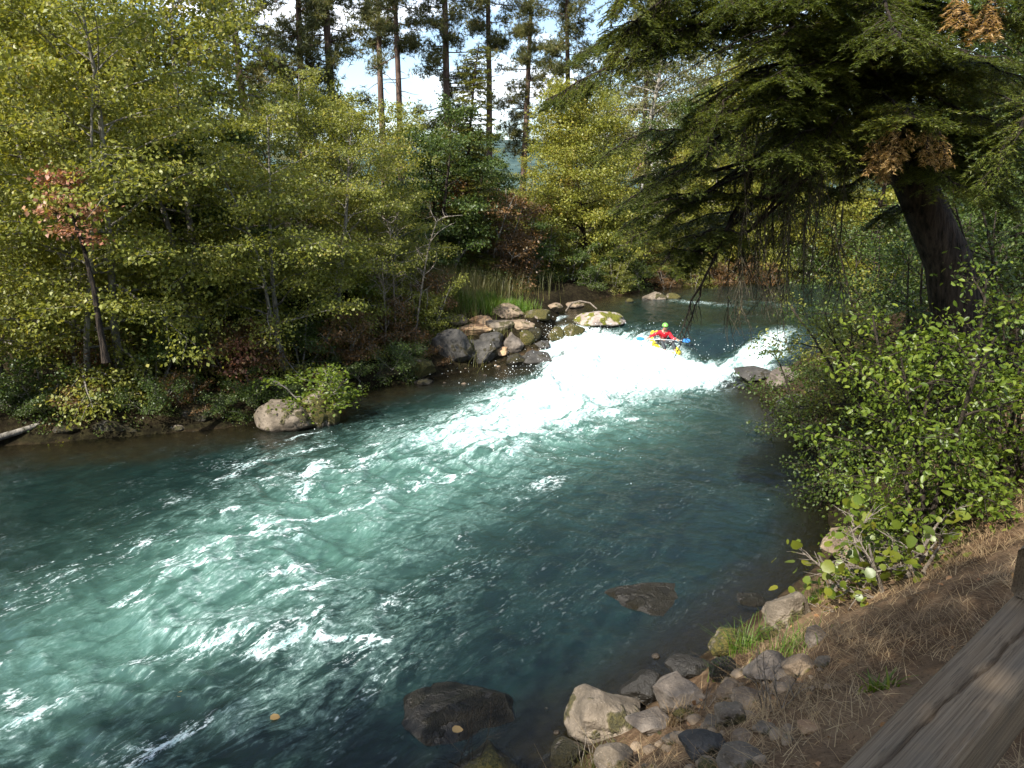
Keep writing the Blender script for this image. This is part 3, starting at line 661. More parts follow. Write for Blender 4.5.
# red leaved tree glimpsed between the crowns, top left
red = broad(91, 3.3, .05, .66, .42, 12, 1100, .08, leaf='red', wood='bark')
c0 = atY(83, 190, 13.1); plant('red_leaved_tree', 'small red leaved tree showing between the green crowns at left', 'tree', red, (c0[0], c0[1], c0[2]-2.7))
c0 = atY(230, 298, 15.9); plant('bush', 'orange leaved bush glowing behind the two forked trunks', 'bush', broad(92, 1.2, .02, .1, .5, 14, 1500, .07, leaf='red', wood='bark'), (c0[0], c0[1]+.3, gz(c0[0], c0[1])), names=BR)
c0 = atY(352, 212, 17.5); plant('bush', 'small yellow leaved sapling left of the dead branches', 'bush', broad(93, 2.6, .03, .7, .5, 12, 900, .09, leaf='hazel', wood='barkg'), (c0[0], c0[1]+2, gz(c0[0], c0[1]+2)), names=BR)

# dead standing branches
def dead_tree(seed, h, n):
    rng = np.random.RandomState(seed); wb = MB()
    S = wander(rng, [0, 0, -.1], [.05, 0, 1], h, 8, .035); tube(wb, S, np.linspace(.035, .010, 9), 6)
    for k in range(n):
        p, d = along(S, [.3+.7*rng.rand()]); az = rng.rand()*6.28
        P = wander(rng, p[0], [math.cos(az), math.sin(az), .9], .3+.6*rng.rand(), 5, .18, .03); tube(wb, P, np.linspace(.013, .005, 6), 4)
        for j in range(3):
            q, _ = along(P, [.3+.6*rng.rand()]); Q = wander(rng, q[0], rng.randn(3), .2+.25*rng.rand(), 3, .2); tube(wb, Q, np.linspace(.009, .004, 4), 3)
    return wb.mesh('dead_tree', True)
for i, (px, Y_, h_, lb_) in enumerate(((396, 20.0, 3.4, 'bare grey dead sapling left of its taller twin in front of the dark tree'), (413, 20.2, 3.6, 'bare white dead sapling with the widest branches on the left bank'), (383, 19.4, 2.6, 'short bare dead stem left of the two dead saplings'))):
    x = (px-512)/F*(Y_*cP+3.6*sP); tag(obj('dead_sapling', dead_tree(100+i, h_, 16), M['bone'], None, (x, Y_, gz(x, Y_))), lb_, 'dead tree', 'dead saplings')
# fallen pale trunk at bottom left
mb = MB(); A0 = hit(-10, 448)+[0, 0, .12]; A1 = hit(50, 430)+[0, .3, .25]; tube(mb, wander(np.random.RandomState(4), A0, A1-A0, float(np.linalg.norm(A1-A0)), 6, .05), np.linspace(.07, .04, 7), 7)
tag(obj('fallen_branch', mb.mesh('fallen_branch', True), M['barkg']), 'pale fallen branch lying at the dark waterline at far left', 'branch')
mb = MB(); A0 = atY(566, 311, 24.6); tube(mb, [atY(566, 311, 24.6), atY(572, 303, 24.4), atY(580, 301, 24.2), atY(590, 303, 23.9), atY(597, 309, 23.6)], [.03, .028, .028, .024, .02], 6)
tag(obj('fallen_branch', mb.mesh('fallen_branch', True), M['bone']), 'bleached curved branch arching onto the mossy boulder', 'branch')

# ------------------------------------------------------------------ rocks
import bmesh
def rock_mesh(seed, sx, sy, sz, ang=.5):
    rng = np.random.RandomState(seed); bm = bmesh.new(); bmesh.ops.create_icosphere(bm, subdivisions=5 if sx > .2 else 4, radius=1)
    co = np.array([v.co[:] for v in bm.verts]); fc = np.array([[v.index for v in f.verts] for f in bm.faces]); bm.free()
    for k in range(int(6+14*ang)):
        n = unit(rng.randn(3)); d = .58+.34*rng.rand(); e = co@n-d; m = e > 0; co[m] -= np.outer(e[m], n)*(.8+.18*ang)
    o = rng.rand(3)*50
    def n3(p, f): return (pn(p[:, 0]*f+o[0], p[:, 1]*f+o[1])+pn(p[:, 1]*f+o[1], p[:, 2]*f+o[2])+pn(p[:, 2]*f+o[2], p[:, 0]*f+o[0]))
    co = co*(1+.10*n3(co, 1.3)+.045*n3(co, 3.7)+.020*n3(co, 9)+.010*n3(co, 21))[:, None]
    return npmesh('rock', co*np.array([sx, sy, sz]), [fc], True)
RK = [0]
def rock(px, pyb, w, h, mat, label, ang=.4, group=None, name='boulder', rz=None, sink=.3, cat='rock', deep=.9, sd_=None, wet=None):
    RK[0] += 1
    p = hit(px, pyb); dist = math.sqrt(p[0]**2+p[1]**2+(H-p[2])**2); D = p[1]*cP+(H-p[2])*sP
    sx = w/2*D/F; dep_ang = math.atan2(H-p[2], p[1])
    sy = sx*deep
    vis = h*D/F                                   # height as seen: z extent * cos + depth * sin
    sz = max(.35*sx, (vis-1.1*sy*math.sin(dep_ang))/max(.3, math.cos(dep_ang))*.62)
    sz = min(sz, sx*1.6)
    me = rock_mesh(sd_ or (300+RK[0]*7), sx, sy, sz, ang)
    z = p[2]+sz*(1-2*sink)*.9
    y = p[1]+sy*.75
    o = obj(name, me, M[mat], None, (p[0]*y/p[1], y, z)); o.rotation_euler = (0, 0, 0)
    water = wl(p[0], p[1]); o['wetz'] = float(water-z+.05) if p[2] < water+.35 else -9.0
    if wet is not None: o['wetz'] = wet
    tag(o, label, cat, group); return o
G1 = 'boulders heaped on the left bank beside the rapid'; G2 = 'stones along the near right bank'
b_main = rock(289, 432, 62, 42, 'rk_grey', 'rounded bare grey boulder at the left waterline, below the small bush', .25, None, sink=.25)
b_moss = rock(320, 428, 38, 44, 'rk_moss', 'moss covered boulder pressed against the right side of the bare grey boulder', .2, None, sink=.25)
rock(178, 431, 19, 8, 'rk_grey', 'small pale rock sticking out of the dark left shallows', .4)
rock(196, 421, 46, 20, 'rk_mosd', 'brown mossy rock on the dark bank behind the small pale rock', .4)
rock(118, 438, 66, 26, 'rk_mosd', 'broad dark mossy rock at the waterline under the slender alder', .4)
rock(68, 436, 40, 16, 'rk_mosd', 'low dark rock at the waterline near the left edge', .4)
rock(385, 381, 40, 22, 'rk_mosd', 'brown mossy bank rock right of the plant topped boulder', .5)
rock(419, 378, 36, 24, 'rk_moss', 'tawny mossy bank rock left of the dark boulders', .5)
rock(425, 385, 22, 8, 'rk_mosd', 'low green rock at the foot of the tawny mossy rock', .4)
CL = [(452, 364, 42, 36, 'rk_dark', 'biggest dark boulder at the left end of the heap'), (481, 361, 38, 28, 'rk_dark', 'dark sloping boulder right of the biggest dark one'),
      (490, 348, 26, 19, 'rk_dark', 'dark grey boulder in the middle of the heap'), (471, 336, 38, 15, 'rk_oran', 'flat orange tan slab on top of the heap'),
      (483, 327, 24, 13, 'rk_oran', 'orange tan boulder below the bright grass patch'), (457, 324, 20, 11, 'rk_tan', 'small tan rock left of the bright grass patch'),
      (499, 330, 28, 13, 'rk_grey', 'blotchy grey and white boulder right of the orange ones'), (520, 328, 26, 11, 'rk_tan', 'light tan flat rock beside the blotchy boulder'),
      (510, 317, 28, 16, 'rk_tan', 'squared tan boulder standing highest at the back of the heap'), (538, 318, 26, 10, 'rk_moss', 'yellowish low rock right of the squared tan boulder'),
      (553, 310, 16, 9, 'rk_tan', 'small yellowish rock at the upstream shore'), (573, 307, 20, 7, 'rk_tan', 'flat tan rock in the pool behind the mossy boulder'),
      (511, 350, 23, 20, 'rk_purp', 'purple brown rounded boulder above the water'), (501, 354, 16, 9, 'rk_oran', 'small reddish rock left of the purple brown boulder'),
      (526, 346, 13, 18, 'rk_moss', 'upright yellow mossy rock beside the little cascade'), (516, 364, 22, 12, 'rk_mosd', 'green mossy rock at the waterline under the purple brown boulder'),
      (537, 363, 34, 15, 'rk_dark', 'wet black flat rock at the tip of the heap'), (535, 338, 12, 13, 'rk_mosd', 'dark wet rock left of the little cascade'),
      (556, 341, 15, 16, 'rk_moss', 'brown rock in the middle of the little cascade'), (541, 347, 16, 9, 'rk_dark', 'dark grey rock under the little cascade'),
      (573, 338, 20, 19, 'rk_moss', 'leaning olive brown rock right of the little cascade')]
for a in CL: rock(a[0], a[1]+1, a[2]*1.28, a[3]*1.2, a[4], a[5], .9, G1)
rock(599, 328, 50, 20, 'rk_half', 'big pink topped boulder with a skirt of yellow moss at the head of the rapid', .2, None, sink=.22)
rock(654, 301, 26, 11, 'rk_grey', 'pale grey boulder in the far pool behind the paddler', .4)
rock(673, 300, 16, 9, 'rk_moss', 'yellowish boulder touching the pale grey one in the far pool', .4)
rock(629, 303, 10, 6, 'rk_moss', 'small yellow rock in the pool left of the pale grey boulder', .3)
rock(752, 382, 46, 18, 'rk_dark', 'dark reddish ledge rock at the right side of the rapid', .7)
rock(785, 388, 46, 26, 'rk_purp', 'broad brown rock under the bushes right of the ledge rock', .7)
rock(714, 379, 11, 8, 'rk_purp', 'small brown rock poking out of the foam at the right of the rapid', .4)
rock(790, 415, 40, 26, 'rk_dark', 'dark rock in the shade under the overhanging bushes', .6)
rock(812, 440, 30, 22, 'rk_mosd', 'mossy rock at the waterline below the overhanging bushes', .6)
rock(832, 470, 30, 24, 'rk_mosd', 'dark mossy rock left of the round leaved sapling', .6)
NR = [(648, 615, 78, 24, 'rk_mosd', 'long dark rock awash in the water off the near bank', .3), (750, 605, 27, 16, 'rk_mosd', 'brown algae covered rock just under the water surface', .2),
      (783, 630, 40, 44, 'rk_grey', 'tall upright grey stone at the water edge behind the grass tuft', .6), (727, 656, 40, 28, 'rk_moss', 'rounded yellow brown mossy stone at the water edge', .1),
      (722, 680, 28, 24, 'rk_mosd', 'wet brown stone just below the rounded yellow brown one', .3), (645, 708, 46, 42, 'rk_dark', 'dark jagged boulder standing in the water edge', .8),
      (675, 714, 48, 46, 'rk_purp', 'brown wedge shaped boulder leaning right of the dark jagged one', .8), (604, 742, 74, 52, 'rk_grey', 'broad grey boulder sloping into the water', .5),
      (566, 768, 34, 26, 'rk_moss', 'brown wet stone left of the broad grey boulder', .4), (615, 776, 34, 34, 'rk_grey', 'egg shaped blue grey stone at the bottom of the photo', .1),
      (692, 680, 42, 22, 'rk_dark', 'black wet stone between the wedge boulder and the mossy stone', .4), (727, 700, 18, 20, 'rk_tan', 'small pale stone above the tan rounded stone', .3),
      (747, 709, 32, 18, 'rk_tan', 'tan rounded stone in the middle of the stone field', .2), (731, 727, 30, 24, 'rk_grey', 'blue grey stone below the tan rounded stone', .3),
      (770, 684, 46, 34, 'rk_purp', 'grey brown stone half hidden by the dry stems', .4), (799, 678, 30, 26, 'rk_tan', 'bright cream stone lit by the sun right of the dry stems', .4),
      (713, 730, 20, 12, 'rk_grey', 'flat little grey stone left of the blue grey stone', .3), (742, 747, 22, 16, 'rk_tan', 'pale stone in the straw below the blue grey stone', .3),
      (702, 760, 44, 24, 'rk_dark', 'dark grey stone at the bottom edge between the straw patches', .4), (652, 738, 44, 16, 'rk_purp', 'low brown stone under the wedge shaped boulder', .5),
      (740, 776, 40, 28, 'rk_grey', 'grey stone cut by the bottom edge of the photo right of the dark one', .3), (808, 735, 20, 12, 'rk_oran', 'orange stone lying in the straw', .3),
      (814, 646, 20, 28, 'rk_purp', 'narrow grey brown stone right of the tall upright one', .5), (823, 668, 15, 14, 'rk_grey', 'small blue grey stone touching the bright cream stone', .2),
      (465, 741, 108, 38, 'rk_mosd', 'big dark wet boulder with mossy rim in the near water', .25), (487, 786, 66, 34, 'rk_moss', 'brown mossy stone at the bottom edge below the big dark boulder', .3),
      (858, 560, 60, 38, 'rk_tan', 'big tan rock on the bank below the round leaved sapling', .5), (884, 562, 38, 30, 'rk_grey', 'grey rock right beside the big tan rock', .5),
      (690, 700, 22, 14, 'rk_tan', 'small tan stone between the wedge boulder and the pale stone', .3), (672, 745, 18, 12, 'rk_grey', 'small grey stone right of the low brown stone', .3),
      (768, 640, 22, 14, 'rk_moss', 'small mossy stone at the foot of the tall upright stone', .3), (765, 735, 20, 12, 'rk_grey', 'half buried grey stone in the straw right of the pale stone', .3)]
for a in NR: rock(a[0], a[1], a[2]*1.28, a[3]*1.15, a[4], a[5], a[6]+(.55 if 'big dark' in a[5] else .25), G2, 'stone', cat='stone', sink=.72 if 'awash' in a[5] or 'under the water' in a[5] else (.6 if 'big dark' in a[5] else .36), wet=9.0 if ('wet' in a[5] or 'awash' in a[5] or 'algae' in a[5] or 'standing in' in a[5]) else None)  # full wet coat; on the big dark boulder its darkness also stands for shade
# pebbles between the stones
rng = np.random.RandomState(8); mb = MB(); n = 0
bm = bmesh.new(); bmesh.ops.create_icosphere(bm, subdivisions=2, radius=1); ico = np.array([v.co[:] for v in bm.verts]); icf = np.array([[v.index for v in f.verts] for f in bm.faces]); bm.free()
for px, py, n_, s_ in ((640, 745, 20, 50), (710, 735, 30, 35), (770, 690, 16, 35), (740, 665, 10, 25), (470, 372, 20, 30)):
    for i in range(n_):
        qx = px+rng.randn()*s_; qy = min(800, py+rng.randn()*s_*.4); p = hit(qx, qy); k = .015+.05*rng.rand()**2
        co = ico*(1+.25*rng.randn(len(ico), 1)*.4)*np.array([k*(1+.5*rng.rand()), k*(1+.5*rng.rand()), k*.7]); a = rng.rand()*6.3
        co = co@np.array([[math.cos(a), math.sin(a), 0], [-math.sin(a), math.cos(a), 0], [0, 0, 1]])
        mb.add(co+p+np.array([0, 0, k*.2]), icf)
po = tag(obj('gravel', mb.mesh('gravel', True), M['rk_tan']), 'loose pebbles between the stones of the banks', 'gravel', kind='stuff'); po['wetz'] = 0.03

# plant on the boulder
c0 = b_moss.location
fernb = broad(110, .85, .012, .05, .55, 22, 2600, .06, stems=5, leaf='fresh', prof='even', spread=.6, T=T_LEAF)
plant('bush', 'small bright green bush growing on the mossy boulder at left', 'bush', fernb, (c0[0]-.1, c0[1]+.1, c0[2]+.22), .4, (1.3, 1.1, 1.0), names=BR)

# ------------------------------------------------------------------ grasses
def blades(n, pts, hgt, rng, w=.006, bend=.5, lay=0., k=4):
    P = pts+0; m = len(P); az = rng.rand(m)*6.28; hh = hgt*(.5+.8*rng.rand(m))
    out = np.stack([np.cos(az), np.sin(az), np.zeros(m)], 1); sd_ = np.stack([-np.sin(az), np.cos(az), np.zeros(m)], 1)
    b = bend*(.3+rng.rand(m))
    V = []
    for j in range(k):
        f = j/(k-1); c = P+out*(hh*b*f*f+lay*hh*f)[:, None]+np.array([0, 0, 1.])*(hh*(f-.35*b*f*f)*(1-lay*.75))[:, None]
        ww = w*(1-.85*f)
        V += [c-sd_*ww/2, c+sd_*ww/2]
    V = np.stack(V, 1).reshape(-1, 3)
    base = (np.arange(m)*2*k)[:, None]
    q = np.concatenate([base+np.array([[2*j, 2*j+1, 2*j+3, 2*j+2]]) for j in range(k-1)], 0)
    return V, q
def scatter(rng, cx, cy, sx, sy, n):
    x = cx+rng.randn(n)*sx; y = cy+rng.randn(n)*sy
    return np.stack([x, y, ground(x, y)-.01], 1)
rng = np.random.RandomState(12)
# dry straw over the right bank
n = 190000; x = rng.uniform(-1, 8, n); y = rng.uniform(1.2, 13, n)
dr = dpoly(x, y, RIGHT); ok = (~inside(x, y)) & (dr > .55) & (dr < 6) & (dpoly(x, y, LEFT) > dr)
dn = fbm(x*1.1, y*1.1, 3); ok &= rng.rand(n) < np.clip(.45+1.1*dn, .06, 1)*sst(.5, 1.4, dr)*np.clip(1.3-.06*y, .2, 1)
x, y = x[ok][:70000], y[ok][:70000]; P = np.stack([x, y, ground(x, y)-.005], 1)
mb = MB(); V, q = blades(0, P[:38000], .12, rng, .005, .9, .55); mb.add(V, q)
V, q = blades(0, P[38000:62000], .24, rng, .004, 1.2, .75); mb.add(V, q)
V, q = blades(0, P[62000:65500], .30, rng, .003, .8, .35); mb.add(V, q)
tag(obj('dry_grass', mb.mesh('dry_grass'), M['straw']), 'matted dry straw covering the near right bank', 'grass', kind='stuff')
# shrub root slope straw at right edge
mb = MB()
for px, py, n_, s_, hg in ((1000, 420, 1500, .45, .32), (960, 455, 700, .35, .25), (1015, 470, 700, .4, .25)):
    p = hit(px, py); V, q = blades(0, scatter(rng, p[0], p[1], s_, s_, n_), hg, rng, .004, .9, .3); mb.add(V, q)
tag(obj('dry_grass', mb.mesh('dry_grass'), M['straw']), 'tall tawny dry grass on the slope at the right edge', 'grass', kind='stuff')
def tuft(px, py, n_, s_, hg, mat, label, w=.008, bend=.7, name='grass_tuft', group=None, cat='grass'):
    p = hit(px, py); mb = MB(); V, q = blades(0, scatter(rng, p[0], p[1], s_, s_*.8, n_)-p, hg, rng, w, bend); mb.add(V, q)
    return tag(obj(name, mb.mesh(name), M[mat], None, p), label, cat, group)
tuft(742, 650, 130, .09, .28, 'grass', 'bright green grass tuft beside the rounded mossy stone')
tuft(786, 650, 150, .12, .20, 'grass', 'low green grass at the foot of the tall upright stone')
tuft(812, 600, 70, .06, .2, 'grass', 'thin green grass right of the tall upright stone')
tuft(598, 768, 120, .10, .2, 'olive', 'olive grass tuft left of the egg shaped stone at the bottom edge')
tuft(678, 722, 110, .04, .16, 'straw', 'straw coloured grass tuft below the wedge shaped boulder')
tuft(720, 676, 90, .035, .15, 'grass', 'small green tuft on the wet brown stone')
tuft(463, 352, 160, .25, .5, 'olive', 'olive grass tuft growing between the dark boulders of the heap', .012)
tuft(500, 337, 90, .18, .3, 'olive', 'small olive tuft between the orange slab and the blotchy boulder', .012)
tuft(880, 688, 30, .05, .12, 'fresh', 'tiny green weed beside the timber beam', .02, name='weed')
mb = MB()
for px, py, n_, s_ in ((488, 309, 3000, .45), (502, 311, 1800, .40), (472, 307, 1800, .4), (455, 308, 1200, .4)):
    p = hit(px, py); V, q = blades(0, scatter(rng, p[0], p[1]+.2, s_, s_*.6, n_), .34, rng, .012, .6); mb.add(V, q)
tag(obj('grass_patch', mb.mesh('grass_patch'), M['grass']), 'bright green grass patch above the heaped boulders', 'grass', kind='stuff')
mb = MB()
for px, py, n_, s_, hg in ((432, 315, 1300, .7, .9), (420, 336, 900, .6, .7), (462, 290, 1500, .9, .75), (405, 350, 700, .5, .5), (485, 287, 1200, .9, .8), (435, 296, 1200, .9, .8)):
    p = hit(px, py); V, q = blades(0, scatter(rng, p[0], p[1]+.6, s_, s_, n_), hg, rng, .012, .45); mb.add(V, q)
tag(obj('reeds', mb.mesh('reeds'), M['olive']), 'tall olive and straw reeds on the left bank above the dark boulders', 'reeds', kind='stuff')
# dry forked stems by the stones, and stems at the bottom
def stems(px, py, n_, hg, label, seed, sp=.1, mat='bone', rad=.004):
    rg = np.random.RandomState(seed); p = hit(px, py); wb = MB()
    for i in range(n_):
        b = np.array([rg.randn()*sp*.5, rg.randn()*sp*.5, 0]); S = wander(rg, b, [rg.randn()*.35, rg.randn()*.35, 1], hg*(.6+.5*rg.rand()), 6, .10); tube(wb, S, np.linspace(rad, rad*.4, 7), 4)
        for j in range(3):
            q, _ = along(S, [.4+.5*rg.rand()]); tube(wb, wander(rg, q[0], [rg.randn(), rg.randn(), .8], hg*.3, 3, .15), np.linspace(rad*.6, rad*.25, 4), 3)
    return tag(obj('dry_stems', wb.mesh('dry_stems', True), M[mat], None, p), label, 'dead plant')
stems(770, 712, 9, .42, 'pale forked dry stems standing among the stones', 1)
stems(478, 768, 6, .55, 'thin dry stems in front of the big dark boulder', 2, .15, 'twig')
stems(700, 712, 3, .40, 'single thin upright stalk left of the small pale stone', 3, .03)
stems(592, 766, 5, .30, 'bent dry stalks at the bottom edge beside the olive grass', 4, .12)
stems(958, 470, 7, .75, 'cluster of upright pale canes at the foot of the bright shrub', 5, .10, 'bone', .007)
stems(905, 470, 8, .55, 'tangled dead sticks under the bright shrub', 6, .35, 'bone', .005)
stems(1010, 440, 10, .55, 'tawny dead stalks at the right edge above the dry slope', 7, .3, 'bone', .005)
# fallen leaves on the bank
n = 420; x = rng.uniform(.3, 6, n); y = rng.uniform(1.0, 8, n); dr = dpoly(x, y, RIGHT); ok = (~inside(x, y)) & (dr > .7); x, y = x[ok], y[ok]; m = len(x)
mb = MB(); leaves(mb, np.stack([x, y, ground(x, y)+.015], 1), rng.randn(m, 3)*[1, 1, .15], rng.randn(m, 3)*.6+[0, 0, 1], .03+.03*rng.rand(m), T_LEAF, 1.1)
p_ = np.stack([x[:0], x[:0], x[:0]], 1)
tag(obj('leaf_litter', mb.mesh('leaf_litter'), leaf_mat('fallen_leaf', [(0, (.10, .05, .025)), (.6, (.24, .12, .05)), (.9, (.42, .24, .09)), (1, (.35, .30, .06))], .15, .6)), 'brown and orange fallen leaves scattered over the near bank', 'leaves', kind='stuff')
for px, py, lb_ in ((270, 718, 'orange leaf floating at the bottom centre left of the water'), (177, 695, 'yellow leaf floating at the bottom left between foam streaks'), (452, 720, 'pale leaf lying on the big dark boulder')):
    p = onz(px, py, .05); mb = MB(); leaves(mb, np.zeros((1, 3)), np.array([[1., .3, 0]]), np.array([[0, 0, 1.]]), .09, T_ROUND)
    if 'boulder' in lb_: p = p*np.array([.88, .88, 1])+[0, 0, .45]
    tag(obj('floating_leaf', mb.mesh('floating_leaf'), M['dead'], None, p), lb_, 'leaf', 'loose leaves on the river')

# ------------------------------------------------------------------ timber beam in the corner
def beam(name, p0, p1, w, h, label, seed, crack=True):
    p0 = np.array(p0, float); p1 = np.array(p1, float); d = p1-p0; L = np.linalg.norm(d)
    nx_, nw, nh = 220, 28, 12
    uu = np.linspace(0, L, nx_)
    prof = []
    for j in range(nw+1): prof.append((-w/2+w*j/nw, 0., 0))
    for j in range(1, nh+1): prof.append((w/2, -h*j/nh, 1))
    for j in range(1, nw+1): prof.append((w/2-w*j/nw, -h, 2))
    for j in range(1, nh): prof.append((-w/2, -h+h*j/nh, 3))
    pr = np.array(prof); k = len(pr)
    U = np.repeat(uu[:, None], k, 1); A_ = np.repeat(pr[None, :, 0], nx_, 0); B_ = np.repeat(pr[None, :, 1], nx_, 0)
    # rounded worn edges
    ex = np.abs(A_)/(w/2); ey = np.abs((B_+h/2))/(h/2); cr = np.clip(ex+ey-1.86, 0, 1)
    A_ = A_-np.sign(A_)*cr*.05; B_ = B_-np.sign(B_+h/2)*cr*.04
    nzv = fbm(U*3+seed, (A_+B_)*40, 3)
    B_ = B_+.0035*nzv+.004*fbm(U*1.2+seed, A_*9, 2)
    if crack:
        cl = .012+.022*np.sin(U*2.1+seed)+.012*fbm(U*4, U*0+3, 3)
        dc = np.abs(A_-cl); top = (pr[None, :, 2] == 0)
        B_ = B_-top*.02*np.exp(-(dc/.0045)**2)*sst(.05, .3, U)
        dc2 = np.abs(A_+.055-.01*fbm(U*3, U*0+9, 2)); B_ = B_-top*.009*np.exp(-(dc2/.004)**2)*sst(.0, .3, pn(U*1.1, U*0+5)+.1)
    V = np.stack([U, A_, B_], -1).reshape(-1, 3)
    i, j = np.meshgrid(np.arange(nx_-1), np.arange(k), indexing='ij'); a = i*k+j; b = i*k+(j+1) % k
    q = np.stack([a, a+k, b+k, b], -1).reshape(-1, 4)
    mb = MB(); mb.add(V, q)
    mb.add(np.zeros((0, 3)), np.zeros((0, 4), int)) if False else None
    me = mb.V[0]; caps = []
    base = 0
    V2 = np.vstack([V, [[0, 0, -h/2]], [[L, 0, -h/2]]])
    c0 = len(V); f3 = [[(j+1) % k, j, c0] for j in range(k)]+[[(nx_-1)*k+j, (nx_-1)*k+(j+1) % k, c0+1] for j in range(k)]
    me = npmesh(name, V2, [q, np.array(f3)], True)
    o = obj(name, me, M['timber'], None, p0); az = math.atan2(d[1], d[0]); el = math.asin(d[2]/L); o.rotation_euler = (0, -el, az)
    return tag(o, label, 'timber beam')
t = NT('weathered_timber'); tc = t.n('ShaderNodeTexCoord').outputs['Object']
g1 = t.noise(1, 7, .65, t.n('ShaderNodeMapping', {'Vector': tc, 'Scale': (1.6, 260, 160)}).outputs[0], .3)
g2 = t.noise(1, 4, .6, t.n('ShaderNodeMapping', {'Vector': tc, 'Scale': (2.5, 7, 7)}).outputs[0]); g3 = t.noise(1, 3, .6, t.n('ShaderNodeMapping', {'Vector': tc, 'Scale': (9, 170, 120)}).outputs[0])
c = t.mix(t.mr(g1, .35, .68), (.12, .082, .048), (.26, .19, .12)); c = t.mix(t.math('MULTIPLY', t.mr(g2, .4, .7), .5), c, (.12, .10, .075)); c = t.mix(t.math('MULTIPLY', t.mr(g3, .60, .68), .45), c, (.035, .027, .018))
M['timber'] = t.end(t.n('ShaderNodeBsdfPrincipled', {'Base Color': c, 'Roughness': .85, 'Specular IOR Level': .2, 'Normal': t.bump(t.math('ADD', g1, t.math('MULTIPLY', g3, .4)), .8, .005)}).outputs[0])
TZ = 3.47
a0 = (onz(836, 768, TZ)+onz(958, 768, TZ))/2; vp = ray(1422, 178); dv = unit(np.array([vp[0], vp[1], 0]))
wbm = abs(np.cross(dv[:2], (onz(958, 768, TZ)-onz(836, 768, TZ))[:2]))
b0 = a0-dv*.6; b1 = a0+dv*float(np.dot((onz(1009, 594, TZ)-onz(836, 768, TZ))[:2], dv[:2]))
beam('timber_beam', b0, b1, wbm, .17, 'long weathered grey timber beam with a crack along its top in the bottom right corner', 1.0)
e = onz(1010, 560, TZ+.05)
beam('timber_beam', b1-dv*.10+np.array([0, 0, .155]), b1+dv*1.8+np.array([0, 0, .155]), wbm, .15, 'short dark end of a second timber beam stacked beyond the long cracked one', 5.0)

# ------------------------------------------------------------------ right bank shrubs
def shrub(px, py, seed, h_, w_, nl, nleaf, ls, leaf, label, T=T_LEAF, stems_=5, spread=.35, lw=1., name='shrub', wood='twig', lo=.06, tilt=(0, 0), flat=.7, sc=1., rz=0., Y=None, sag=.03, group=None):
    p = hit(px, py) if Y is None else None
    if p is None:
        x = (px-512)/F*(Y*cP+2.6*sP); p = np.array([x, Y, gz(x, Y)])
    pr = broad(seed, h_, .016+.004*h_, lo, w_, nl, nleaf, ls, stems=stems_, flat=flat, prof='even', T=T, wood=wood, leaf=leaf, lw=lw, spread=spread, sag=sag)
    return plant(name, label, 'shrub', pr, p-[0, 0, .03], rz, sc, group, tilt, BR)
shrub(940, 470, 201, 3.0, .85, 56, 8500, .058, 'fresh', 'bright sunlit green shrub in front of the fir trunk', stems_=6, spread=.22, Y=6.9, lw=.8, sag=.06)
shrub(1005, 440, 202, 2.4, .70, 40, 5600, .048, 'fresh', 'bright green shrub at the right edge beside the larger sunlit one', stems_=5, spread=.2, Y=7.4)
shrub(905, 470, 203, 1.4, .6, 34, 4200, .040, 'fresh', 'feathery green shrub leaning over the water left of the bright shrub', stems_=6, spread=.55, Y=8.3, lw=.8)
shrub(850, 420, 204, 1.8, .9, 40, 6500, .045, 'deep', 'dark small leaved shrub hanging over the dark shaded rocks', stems_=6, spread=.6, Y=11.0, sag=.12)
shrub(822, 380, 205, 2.0, .9, 44, 7500, .050, 'deep', 'dark shrub at the right side of the rapid above the ledge rock', stems_=6, spread=.5, Y=14.0)
shrub(885, 360, 206, 2.8, 1.2, 44, 8000, .05, 'alder', 'mixed green shrub behind the feathery one, beside the shaded rocks', stems_=6, spread=.4, Y=12.0)
shrub(868, 330, 207, 3.0, 1.3, 44, 8000, .06, 'deep', 'tall dark green shrub at the upstream end of the right bank', stems_=6, spread=.35, Y=17.0)
shrub(940, 330, 208, 3.2, 1.4, 44, 9000, .055, 'deep', 'tall dark shrub behind the fir trunk', stems_=6, spread=.35, Y=12.5)
shrub(1010, 330, 209, 3.4, 1.4, 44, 9000, .055, 'deep', 'tall dark green shrub at the right edge behind the bright shrubs', stems_=6, spread=.35, Y=10.5)
shrub(905, 540, 210, .9, .42, 20, 260, .085, 'hazel', 'low sapling with big round yellow green leaves above the tan rock', T=T_ROUND, stems_=6, spread=.45, lw=1., name='sapling', wood='bone', Y=6.0, flat=1.)
shrub(868, 530, 211, .8, .45, 18, 170, .085, 'hazel', 'second round leaved sapling reaching over the water edge', T=T_ROUND, stems_=5, spread=.6, name='sapling', wood='bone', Y=6.6, flat=1.)
shrub(930, 575, 212, .32, .12, 6, 26, .075, 'hazel', 'lone little sapling with a few round leaves below the larger saplings', T=T_ROUND, stems_=2, spread=.15, name='sapling', wood='bone', flat=1.)
shrub(905, 490, 213, .6, .35, 20, 1200, .04, 'fresh', 'small pale green shrub at the feet of the feathery one', stems_=5, spread=.6, Y=7.4)

# ------------------------------------------------------------------ the big fir
rng = np.random.RandomState(42)
wb = MB(); lb = MB(); db = MB(); hb = MB()
TP = [np.array([*hit(955, 330)[:2]*1.0, 0])]
YT = 9.6
TP = np.array([atY(972, 330, YT), atY(948, 262, YT), atY(915, 185, YT), atY(886, 120, YT), atY(858, 45, YT), atY(838, -30, YT), atY(815, -140, YT), atY(795, -280, YT), atY(780, -460, YT)])
TP[0] = TP[1]+(TP[1]-TP[2])*1.5; TP[0, 2] = min(TP[0, 2], gz(TP[0, 0], TP[0, 1])-.3)
tube(wb, TP, [.38, .27, .23, .21, .20, .19, .18, .15, .10], 14)
